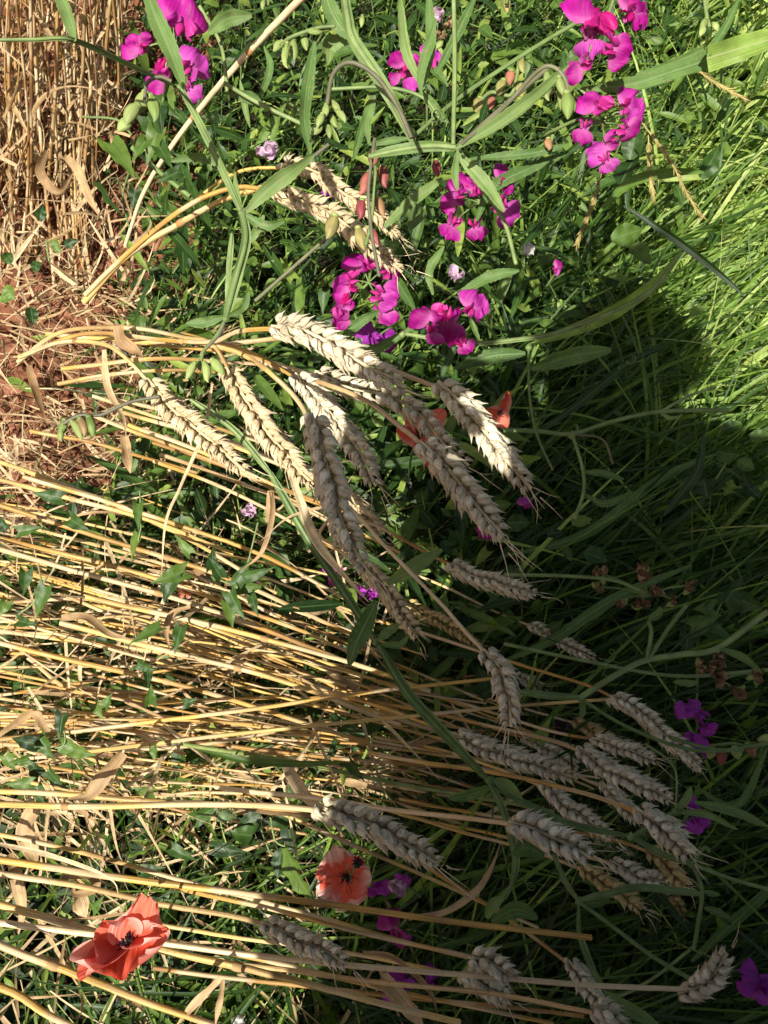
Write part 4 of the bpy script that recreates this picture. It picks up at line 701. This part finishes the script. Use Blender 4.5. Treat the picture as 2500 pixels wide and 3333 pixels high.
vine('pea vine forking low in the dark at the bottom right', .60,
     [([(1800, 2780), (1840, 2870), (1883, 2930)], 24), ([(1883, 2930), (1885, 3040), (1920, 3140), (1980, 3240), (2060, 3340)], 24), ([(1885, 2935), (2000, 3020), (2120, 3110), (2245, 3185)], 14, None, PS, False), ([(1885, 2930), (2000, 2905), (2090, 2890), (2290, 2910)], 32), ([(1890, 3040), (1980, 3230), (2100, 3200), (2260, 3080)], 10, .7, PS, False)],
     [([(1890, 2935), (1940, 2940), (1990, 2920)], 26), ([(2290, 2900), (2320, 2910), (2345, 2912)], 20), ([(1970, 3230), (2060, 3290), (2150, 3345)], 40, .58), ([(1600, 3000), (1680, 2960), (1750, 2990)], 52, .62)], [(1700, 2850, 40, 60)], [(1884, 2932)])
vine('thin trailing pea stems among leaves in the upper left middle', .62,
     [([(430, 480), (520, 560), (620, 640)], 16, None, PS, False), ([(270, 380), (380, 390), (430, 440)], 8, None, PS, False), ([(730, 270), (850, 340), (1040, 430)], 14, .55, PS, False), ([(830, 980), (1000, 830), (1150, 700)], 12, .6, DARKSTEM, False), ([(650, 20), (720, 150), (740, 300)], 12, None, PS, False)],
     [([(740, 300), (820, 320), (850, 350)], 40, .56), ([(680, 110), (740, 60), (820, 50)], 52, .6), ([(840, 330), (880, 220), (860, 150)], 24, .6), ([(555, 525), (640, 510), (740, 540)], 30, .66), ([(1250, 740), (1360, 640), (1440, 580)], 40, .66), ([(860, 700), (830, 760), (800, 800)], 28, .66)], [(770, 500, 50, 60), (790, 570, 50, 90), (430, 600, 50, 180)])

# individual weeds with arrow leaves lying over straw
def weed(lab, dep, stem, leaves, mt=WEED, name='bindweed', cat='bindweed', prof='arrow'):
    t = thing(name, D(*stem[0], dep), lab, cat, 'arrow leaved weeds over the straw')
    vine_stem(t, stem, 6, dep, PEASTEM, False)
    for (x, y, a, L, W) in leaves:
        if name == 'clover': L, W = L*.72, W*.66
        m = MB(); o = D(x, y, dep+random.uniform(-.015, .005)); d = idir(a, random.uniform(-.2, .3)); n = nz(-F+RG.normal(0, .3, 3)); s = dep/FPX
        N = 12; c = cr([o, o+d*L*s*.5+n*L*s*.05, o+d*L*s], N); T = nz(np.gradient(c, axis=0)); S = nz(np.cross(T, n)); Nn = np.cross(S, T); u = np.linspace(0, 1, N)
        pw = np.clip((1.04-u)**.75*(.85+.3*np.sin(u*4.5)), .03, 1.1) if prof == 'arrow' else np.sin(math.pi*np.clip(u, .03, .985)**.75)**.75
        strips(m, c[None], (W*s*.5*pw)[None], S[None], Nn[None], .3, 5, rnd=random.random()*.82, lobe=.9 if prof == 'arrow' else 0, wav=.22); m.build('leaf', mt, t)
weed('bright cluster of arrow leaves on top of the lit straws', .60, [(840, 1700), (800, 1850), (760, 1900), (700, 1880)], [(770, 1900, 60, 90, 46), (760, 1910, 0, 110, 50), (750, 1930, -60, 100, 50), (720, 1880, 120, 80, 44), (690, 1850, 90, 70, 40), (600, 1860, -160, 110, 60), (560, 1880, -110, 90, 60), (740, 1960, -80, 90, 46), (800, 1880, 20, 100, 40), (820, 1940, -70, 70, 34), (620, 1800, 130, 80, 36)])
weed('two drooping arrow leaves left on the lit straws', .62, [(150, 1880), (110, 1960), (60, 2000)], [(150, 1910, -110, 110, 55), (85, 1860, -100, 80, 44), (60, 2020, -10, 70, 40), (20, 1960, -120, 60, 40)])
weed('lobed leaves low at the left over the sheaf', .60, [(200, 2340), (210, 2420), (150, 2440)], [(205, 2330, -95, 80, 50), (130, 2400, -60, 90, 60), (200, 2420, -20, 90, 60), (110, 2420, 170, 80, 50), (240, 2440, -10, 80, 50), (90, 2470, 190, 60, 40)])
weed('slim arrow leaves hanging over the upper part of the sheaf', .66, [(455, 1600), (460, 1700), (450, 1760)], [(450, 1640, -85, 90, 36), (450, 1740, -100, 90, 36), (200, 1620, 170, 90, 50), (230, 1690, -30, 80, 50), (60, 1730, 10, 80, 40), (20, 1720, 120, 50, 30)])
weed('arrow leaf pair low in the middle of the sheaf', .60, [(480, 2080), (440, 2090)], [(520, 2040, -150, 110, 44), (590, 2040, -100, 90, 46), (450, 2160, -20, 60, 40), (480, 2180, -90, 60, 34)])
weed('small lobed leaves sticking up through the straw near the bottom of the sheaf', .62, [(485, 2300), (490, 2240)], [(490, 2290, 85, 70, 40), (600, 2290, 20, 50, 34), (310, 2290, -60, 60, 40), (500, 2430, -80, 50, 30), (340, 2300, 60, 50, 34)])
weed('green weed with broad arrow leaves left above the folded dry leaf', .66, [(50, 2480), (150, 2530)], [(160, 2510, -40, 90, 56), (130, 2520, 120, 70, 50), (100, 2550, 180, 80, 46), (20, 2460, -60, 60, 40), (120, 2560, -70, 60, 50)])
weed('large dark arrow leaves beside the standing wheat', .60, [(420, 560), (400, 640), (420, 740)], [(360, 470, -55, 150, 75), (325, 590, -55, 150, 60), (480, 380, -60, 110, 70), (510, 430, -110, 110, 60), (540, 300, -70, 90, 60), (440, 620, -100, 60, 40), (580, 560, -150, 80, 40)])
weed('notched leaf cluster under the top left blooms', .56, [(470, 440), (480, 500)], [(500, 310, -40, 110, 60), (520, 330, -85, 110, 56), (475, 460, -120, 80, 50), (690, 370, -80, 90, 40), (520, 480, -60, 90, 50)])
weed('large lobed green leaf in dappled light above the pale poppy', .80, [(880, 2780), (850, 2700)], [(900, 2650, -10, 130, 80), (850, 2660, -150, 120, 70), (940, 2700, -70, 100, 60), (820, 2720, 170, 90, 60), (640, 2660, 30, 90, 60), (560, 2560, 20, 90, 46), (500, 2580, 160, 70, 40)])
weed('broad dappled leaf left of the pale poppy', .72, [(960, 2760), (900, 2740), (880, 2660)], [(930, 2760, -60, 190, 80), (920, 2760, -100, 90, 50)], prof='ovate')
weed('dark lance leaves under the lowest straws', .85, [(560, 2700), (600, 2800)], [(420, 2780, 20, 100, 40), (560, 2760, -30, 90, 40), (460, 2840, 10, 80, 46), (640, 2900, 30, 90, 40), (700, 2760, -10, 110, 50), (300, 2960, 50, 70, 40)])
weed('bright clover like leaves in the sun at the right edge', .82, [(2330, 1560), (2380, 1480)], [(2330, 1470, -10, 100, 90), (2400, 1500, -30, 80, 70), (2420, 1540, -80, 90, 60), (2290, 1560, -80, 90, 90), (2380, 1560, -110, 80, 70), (2350, 1400, 20, 90, 60), (2440, 1420, 0, 90, 60), (2430, 1580, -50, 80, 60)], name='clover', cat='clover', prof='ovate')
weed('dim round leaves in the dark beside the plump ear tips', .85, [(1700, 1900), (1700, 1780)], [(1650, 1700, 0, 100, 90), (1660, 1840, -80, 110, 80), (1860, 1700, 10, 90, 60), (1780, 1740, 10, 70, 50), (1840, 1780, -70, 70, 46), (1900, 1800, -20, 110, 100), (1600, 1650, 10, 90, 60)], name='clover', cat='clover', prof='ovate')
weed('dim lobed leaves in the dark grass at the right', .86, [(2300, 2060), (2350, 1960)], [(2250, 2040, 20, 90, 70), (2300, 2050, -20, 90, 60), (2360, 1960, 60, 100, 80), (2320, 1980, 180, 70, 60), (2400, 1950, -20, 80, 80), (2240, 2060, -100, 70, 60)])
weed('rounded leaves in the sunny grass below the right hand spray', .82, [(2000, 650), (2040, 560)], [(2020, 600, 60, 110, 80), (2050, 520, 80, 100, 70), (1990, 780, 20, 110, 70), (2050, 800, -40, 90, 60), (2280, 580, 60, 110, 60), (2200, 600, -70, 70, 50), (1850, 210, 40, 70, 50)], name='leafy_weed', cat='weed', prof='ovate')
weed('dark oval leaf in shade under the golden ear tips', .72, [(1360, 620), (1350, 700)], [(1345, 650, -95, 110, 75), (1270, 690, -60, 70, 40)], mt=PEALEAF, name='leafy_weed', cat='weed', prof='ovate')
weed('pale weeds growing from the red soil at the left', .95, [(150, 780), (160, 850)], [(130, 720, 80, 50, 36), (170, 780, -60, 50, 34), (120, 850, -90, 40, 34), (210, 800, 20, 50, 30), (20, 930, -60, 50, 44), (10, 850, 40, 40, 40), (100, 1000, -80, 60, 40), (40, 960, 200, 50, 40)], name='leafy_weed', cat='weed', prof='ovate')

# wide reed leaf and big grass leaves on the right
for lab, pts, wp, dp in [
    ('wide yellow green reed leaf crossing to the right edge under the large bloom', [(2300, 190), (2400, 160), (2500, 130), (2620, 90)], 80, .50),
    ('long grey green reed leaf sweeping down left from the right edge', [(2320, 190), (2200, 230), (2050, 275), (1870, 290)], 56, .52),
    ('narrow reed leaf just above the grey green one', [(2290, 160), (2150, 220), (2040, 250)], 26, .55),
    ('dark reed leaf rising to the fork of the reed leaves', [(2300, 180), (2360, 90), (2420, -40)], 28, .5),
    ('long grass leaf lit at its upper end crossing the shadow border', [(1720, 1125), (1950, 1040), (2120, 930), (2220, 820)], 46, .70),
    ('long blue green grass blade in the shadow', [(1740, 1420), (1900, 1300), (2050, 1180), (2180, 1120)], 30, .80),
    ('broad lit blade falling down the border of the shadow', [(2290, 1420), (2270, 1530), (2210, 1620), (2160, 1680)], 34, .80),
    ('long blade sweeping up right in the dark by the plump ears', [(1640, 1810), (1900, 1740), (2150, 1560), (2320, 1480)], 34, .92),
    ('long blade in the dark under the withered flowers', [(1620, 2160), (1800, 2080), (2000, 1950), (2250, 1840)], 36, .86),
    ('pale long blade across the sunny grass at right', [(2030, 670), (2200, 780), (2330, 880), (2420, 960)], 24, .82),
    ('bent grass leaf sprawling in the sun at the right', [(1950, 690), (2060, 590), (2200, 560), (2290, 560)], 34, .78),
    ('dark blade at the bottom right pointing up to the edge', [(2250, 3130), (2370, 3020), (2480, 2920), (2560, 2830)], 34, .72),
    ('dim long blade beside the plump lone ear', [(1420, 3080), (1550, 3050), (1650, 2990), (1750, 2940)], 24, .76),
    ('bright green blade lying on the lower edge of the sheaf', [(640, 2440), (800, 2475), (980, 2485), (1120, 2480)], 24, .58)]:
    ribbon('grass_leaf', lab, 'grass leaf', pts, wp, dp, BROADLEAF if 'yellow green' in lab else (PEALEAF if ('grey' in lab or 'dark' in lab) else GRASS), 'large grass leaves', tw=.6, taper='tipend' if 'reed' in lab else 'lance')
def seedhead(lab, pts, dep):
    c = cr([D(x, y, dep) for x, y in pts], 40); t = thing('grass_seed_head', c[0], lab, 'seed head', 'dry grass seed heads'); m = MB(); tube(m, c, .0007, 5); m.build('stem', SEED, t); m = MB()
    for i in range(4, 40):
        for s in (-1, 1):
            T = nz(c[min(i+1, 39)]-c[i-1]); B = nz(np.cross(T, F)); blob(m, c[i], T+B*s*.3+RG.normal(0, .12, 3), random.uniform(.005, .010), random.uniform(.0004, .0009), nu=5, nv=5)
    m.build('spikelets', SEED, t)
seedhead('brown seed head slanting down below the right hand spray', [(2090, 400), (2180, 520), (2230, 620), (2280, 700)], .72)
seedhead('golden seed head slanting near the reed leaf', [(2230, 200), (2330, 270), (2420, 320)], .72)
seedhead('upright thin seed head in the sunny grass', [(2110, 440), (2115, 540), (2125, 640)], .78)
seedhead('thin seed head beside the magenta cluster', [(1960, 560), (1930, 660), (1880, 790)], .78)
def withered(lab, x, y, dep, blobs):
    t = thing('withered_flower_spray', D(x, y, dep), lab, 'withered flowers', 'withered flower sprays')
    for bx, by, s in blobs:
        vine_stem(t, [(x, y), ((x+bx)/2, (y+by)/2-8), (bx, by)], 7, dep, PEASTEM, False)
        for k in range(4):
            m = MB(); put(m, petal(.0034*s, .008*s, cup=.9, curl=.6, ruf=.35, base=.3), frame(idir(random.uniform(0, 360), .4), -F+.5*idir(random.uniform(0, 360))), D(bx, by, dep)); m.build('petal', WITHER, t)
        calyx_bud(t, bx+8, by+8, dep, 40, 26, random.uniform(0, 360))
withered('spray of withered brown flowers over the dark grass at the right', 2110, 1940, .68, [(1950, 1865, 1.3), (2080, 1860, 1.4), (2130, 1915, 1.1), (2080, 1965, 1.2), (2240, 1905, .9), (1945, 1910, .8), (2010, 1960, .8), (2190, 1950, .7)])
withered('ragged brown withered flowers at the right edge in shade', 2340, 2220, .66, [(2320, 2170, 1.3), (2345, 2210, 1.4), (2390, 2245, 1.3), (2270, 2165, 1.), (2450, 2190, 1.2), (2330, 2140, .9)])
withered('dried petals fallen beside the top centre bloom', 1440, 130, .66, [(1460, 85, 1.0), (1430, 125, .8)])

# ------------------------------------------------------------------ poppies
def poppy_centre(root, o, ax, s):
    m = MB(); ax = nz(ax)
    blob(m, o, ax, s*.13, s*.045, .5); m.build('seed_capsule', CAPS, root)
    m = MB()
    for k in range(60):
        d = nz(ax+RG.normal(0, .55, 3)); l = s*random.uniform(.06, .15); tube(m, cr([o, o+d*l*.6, o+d*l], 4), s*.004, 4); blob(m, o+d*l, d, s*.022, s*.010, nu=4, nv=5)
    m.build('stamens', BLACKISH, root)
def poppy(lab, o, ax, s, petals, mt, stem):
    t = thing('poppy', o, lab, 'poppy', 'poppies')
    for (d, n, W, L, cup, curl) in petals:
        m = MB(); put(m, petal(W*s, L*s, cup=cup, curl=curl, ruf=.13, nu=26, nv=31, base=.2, pw=.62, tip=.82), frame(d, n), o); m.build('petal', mt, t)
    poppy_centre(t, o, ax, s); m = MB(); tube(m, cr(stem, 20), .0011, 6); m.build('stem', PEASTEM, t)
dp = .47; o = D(425, 3065, dp); s = 330*dp/FPX
poppy('large open red poppy over the straws at the lower left', o, idir(110, 1.2), s, [
    (idir(68, .15), nz(-F-.5*U+.1*R), .27, .56, .35, .05),
    (idir(140, .30), nz(-F-.2*U+.6*R), .27, .40, .45, .25),
    (idir(27, .55), nz(-F*.6+.8*idir(110)), .13, .60, .7, .05),
    (idir(-75, 1.0), nz(idir(100)-.35*F), .50, .36, .55, .45),
    (idir(212, .7), nz(-F*.5+.9*idir(100)), .16, .54, .7, .15)], RED, [o, D(440, 3150, .50), D(470, 3260, .60), D(500, 3340, .8)])
dp = .66; o = D(1122, 2855, dp); s = 205*dp/FPX
poppy('pale salmon poppy facing up at the border of the shadow', o, idir(60, 3.), s, [
    (idir(110, .05), -F, .42, .54, .18, .10), (idir(205, .1), -F, .36, .48, .2, .12), (idir(-95, .05), -F, .40, .50, .18, .1), (idir(10, .1), -F, .36, .44, .2, .12)], SALMON, [o, D(1110, 2900, .75), D(1100, 2950, .9)])
t = thing('poppy_seed_pod', D(1165, 2808, .60), 'small dark star topped seed pod over the pale poppy', 'seed pod'); m = MB(); blob(m, D(1160, 2820, .61), idir(80, .8), .009, .0038); m.build('capsule', CAPS, t)
m = MB()
for k in range(9): blob(m, D(1165, 2806, .60), idir(k*40, .1), .0052, .0010, nu=5, nv=5)
m.build('crown', BLACKISH, t); m = MB(); tube(m, cr([D(1160, 2820, .61), D(1140, 2850, .66), D(1122, 2870, .7)], 8), .0009, 5); m.build('stem', PEASTEM, t)
dp = .62; o = D(1365, 1420, dp); s = 190*dp/FPX
poppy('ragged torn red poppy behind the hanging ears', o, idir(60, 2.), s, [
    (idir(120, .1), -F+.3*R, .18, .55, .5, .1), (idir(160, .1), -F-.3*U, .20, .42, .5, .2), (idir(-75, .1), -F+.3*R, .22, .55, .5, .1), (idir(45, .1), -F, .26, .62, .4, .2)], RED, [o, D(1340, 1480, .75), D(1330, 1560, .9)])
dp = .72; o = D(1625, 1350, dp); s = 130*dp/FPX
poppy('small upright red poppy in the shade right of the hanging ears', o, idir(60, 2.), s, [
    (idir(72, .1), -F+.4*R, .18, .62, .7, .1), (idir(-60, .1), -F-.3*R, .24, .40, .6, .2), (idir(170, .1), -F, .20, .40, .5, .2)], RED, [o, D(1600, 1400, .85), D(1580, 1480, .98)])
dp = .84; o = D(604, 1930, dp); s = 55*dp/FPX
poppy('tiny speck of red poppy between the arrow leaves', o, idir(60, 2.), s, [(idir(20, .1), -F, .4, .5, .5, .1), (idir(160, .1), -F, .4, .4, .5, .1)], RED, [o, D(600, 1960, .9), D(595, 1980, .95)])
def hairy_bud(lab, x, y, dep, a, L, W, stem):
    t = thing('poppy_bud', D(x, y, dep), lab, 'poppy bud', 'hairy poppy buds'); s = dep/FPX; ax = idir(a); o = D(x, y, dep); m = MB(); blob(m, o, ax, L*s, W*s*.5, pw=.9, nu=12, nv=12); b = m.build('bud', CAPS, t); m = MB()
    for k in range(170):
        u = random.random(); d = nz(RG.normal(0, 1, 3)); d = nz(d-ax*np.dot(d, ax)+ax*(u-.4)*.6); q = o+ax*L*s*u+d*W*s*.46*math.sin(math.pi*min(max(u**.9, .05), .95)); tube(m, cr([q, q+d*9*s+ax*2*s], 3), [.00018, .00012, .00005], 3)
    m.build('hairs', BUD, b); m = MB(); tube(m, cr([D(*p, dep+.01) for p in stem], 14), .0009, 5); m.build('stem', PEASTEM, t)
hairy_bud('hairy green poppy bud lying under the level straws', 700, 2655, .66, 0, 65, 46, [(700, 2655), (670, 2652), (640, 2650)])
hairy_bud('hairy poppy bud at the border of the shadow above the large ear', 945, 2600, .62, 90, 40, 34, [(945, 2600), (950, 2640), (970, 2700)])

# ------------------------------------------------------------------ the photographer whose shadow falls into the picture
def skin_mesh(name, joints, edges, mt, parent=None, sub=2, root=0):
    me = bpy.data.meshes.new(name); me.from_pydata([j[0] for j in joints], edges, []); me.materials.append(mt)
    o = bpy.data.objects.new(name, me); col.objects.link(o); sk = o.modifiers.new('skin', 'SKIN'); sk.use_smooth_shade = True
    for i, j in enumerate(joints): me.skin_vertices[0].data[i].radius = j[1] if isinstance(j[1], tuple) else (j[1], j[1]); me.skin_vertices[0].data[i].use_root = (i == root)
    su = o.modifiers.new('sub', 'SUBSURF'); su.levels = sub; su.render_levels = sub
    if parent: o.parent = parent; o.matrix_parent_inverse = parent.matrix_world.inverted()
    return o
SKIN = mat('skin', [(0, (.55, .33, .24)), (1, (.6, .38, .28))], .5, .3); CLOTH = mat('blue_cloth', [(0, (.06, .09, .16)), (1, (.08, .11, .2))], .85, .1); TROUSER = mat('grey_trousers', [(0, (.10, .10, .11)), (1, (.13, .13, .14))], .85, .1); HAIR = mat('hair', [(0, (.05, .03, .02)), (1, (.08, .05, .03))], .6, .3); PHONE = mat('phone_case', [(0, (.03, .03, .035)), (1, (.04, .04, .045))], .3, .5)
def person():
    OX, OY = .0, -.04
    t = thing('person', (OX, OY-.45, 0), 'person in a blue coat holding up a phone and casting the shadow', 'person')
    def q(x, y, z): return (OX+x, OY+y, z)
    J = [(q(0, -.42, .92), (.15, .11)), (q(0, -.38, 1.10), (.14, .10)), (q(0, -.31, 1.26), (.16, .11)), (q(0, -.25, 1.37), (.10, .08)), (q(-.01, -.22, 1.44), .055), (q(-.03, -.20, 1.50), (.08, .085)), (q(-.04, -.17, 1.57), (.088, .095)), (q(-.04, -.16, 1.62), (.065, .075))]
    E = [(0, 1), (1, 2), (2, 3), (3, 4), (4, 5), (5, 6), (6, 7)]
    SJ = [(q(.02, -.41, .72), (.25, .16)), (q(.01, -.39, .95), (.235, .15)), (q(0, -.35, 1.12), (.205, .15)), (q(0, -.29, 1.26), (.20, .14)), (q(0, -.24, 1.36), (.12, .10))]; SE = [(0, 1), (1, 2), (2, 3), (3, 4)]
    TJ = [(q(0, -.42, .95), (.17, .13))]; TE = []
    for s in (-1, 1):
        el = q(-.17, -.17, 1.12) if s < 0 else q(.19, -.28, 1.10)
        b = len(J)
        J += [(q(s*.17 if s < 0 else .125, -.24, 1.34), .065), (el, .045), (q(s*.14, -.06, 1.09), .036), (q(s*.105, .0, 1.10), .042), (q(s*.08, .045, 1.105), .034)]
        E += [(3, b), (b, b+1), (b+1, b+2), (b+2, b+3), (b+3, b+4)]
        b = len(J)
        J += [(q(s*.10, -.43, .84), .09), (q(s*.13, -.40, .48), .062), (q(s*.14, -.45, .09), .042), (q(s*.15, -.33, .03), (.045, .03))]
        E += [(0, b), (b, b+1), (b+1, b+2), (b+2, b+3)]
        for f in range(4):          # fingers behind the phone, thumb in front of the screen
            fj = [(q(s*.10, .07-f*.026, 1.112-f*.010), .0105), (q(s*.075, .085-f*.026, 1.106-f*.010), .0095), (q(s*(.048-f*.003), .078-f*.026, 1.098-f*.010), .0085)]
            skin_mesh('finger', fj, [(0, 1), (1, 2)], SKIN, t, 2)
        skin_mesh('thumb', [(q(s*.09, .01, 1.13), .012), (q(s*.06, .03, 1.138), .0105), (q(s*.035, .035, 1.135), .009)], [(0, 1), (1, 2)], SKIN, t, 2)
        b = len(SJ); SJ += [(q(s*.18 if s < 0 else .125, -.24, 1.34), .08), (el, .062), (q(s*.15, -.07, 1.10), .048)]; SE += [(4, b), (b, b+1), (b+1, b+2)]
        b = len(TJ); TJ += [(q(s*.10, -.43, .84), .105), (q(s*.13, -.40, .48), .08), (q(s*.14, -.45, .12), .06)]; TE += [(0, b), (b, b+1), (b+1, b+2)]
    skin_mesh('body', J, E, SKIN, t); skin_mesh('coat', SJ, SE, CLOTH, t, root=1); skin_mesh('trousers', TJ, TE, TROUSER, t)
    m = MB(); blob(m, q(-.04, -.24, 1.52), (0, .45, .55), .19, .108, nu=14, nv=16, flat=1.05); m.build('hair', HAIR, t)
    m = MB(); blob(m, q(-.04, -.10, 1.56), (0, .6, -.8), .03, .011); m.build('nose', SKIN, t)
    m = MB()
    for s in (-1, 1): blob(m, q(-.04+s*.03, -.10, 1.585), (0, .9, -.2), .012, .011)
    m.build('eyes', PHONE, t)
    mb = MB(); c = [q(.32, -.40, .98), q(.34, -.38, .80), q(.35, -.37, .60), q(.34, -.37, .46)]; tube(mb, cr(c, 16), np.array([.02]+[.10]*2+[.12]*10+[.11, .09, .01]), 14, .5, flat=.9, up=(0, 1, 0))  # bag added out of view to cast shade at the lower right
    tube(mb, cr([q(.30, -.38, .95), q(.22, -.25, 1.2), q(.14, -.27, 1.46), q(.22, -.42, 1.2), q(.30, -.42, .95)], 24), .012, 6, .5)
    tag(mb.build('added_shade_bag', TROUSER), 'unseen grey bag added beside the person to widen the cast shadow', 'bag')
    # the phone itself just behind the lens
    import bmesh
    ph = bmesh.new(); bmesh.ops.create_cube(ph, size=1); bmesh.ops.scale(ph, vec=(.071, .145, .0075), verts=ph.verts); bmesh.ops.bevel(ph, geom=ph.edges[:], offset=.003, segments=3, affect='EDGES')
    me = bpy.data.meshes.new('phone'); ph.to_mesh(me); me.materials.append(PHONE); po = bpy.data.objects.new('phone', me); col.objects.link(po)
    c = CAM-F*.012-U*.05; po.location = c; po.rotation_euler = (math.radians(90)-PITCH, 0, 0); tag(po, 'dark phone held up by the person, out of view', 'phone')
person()
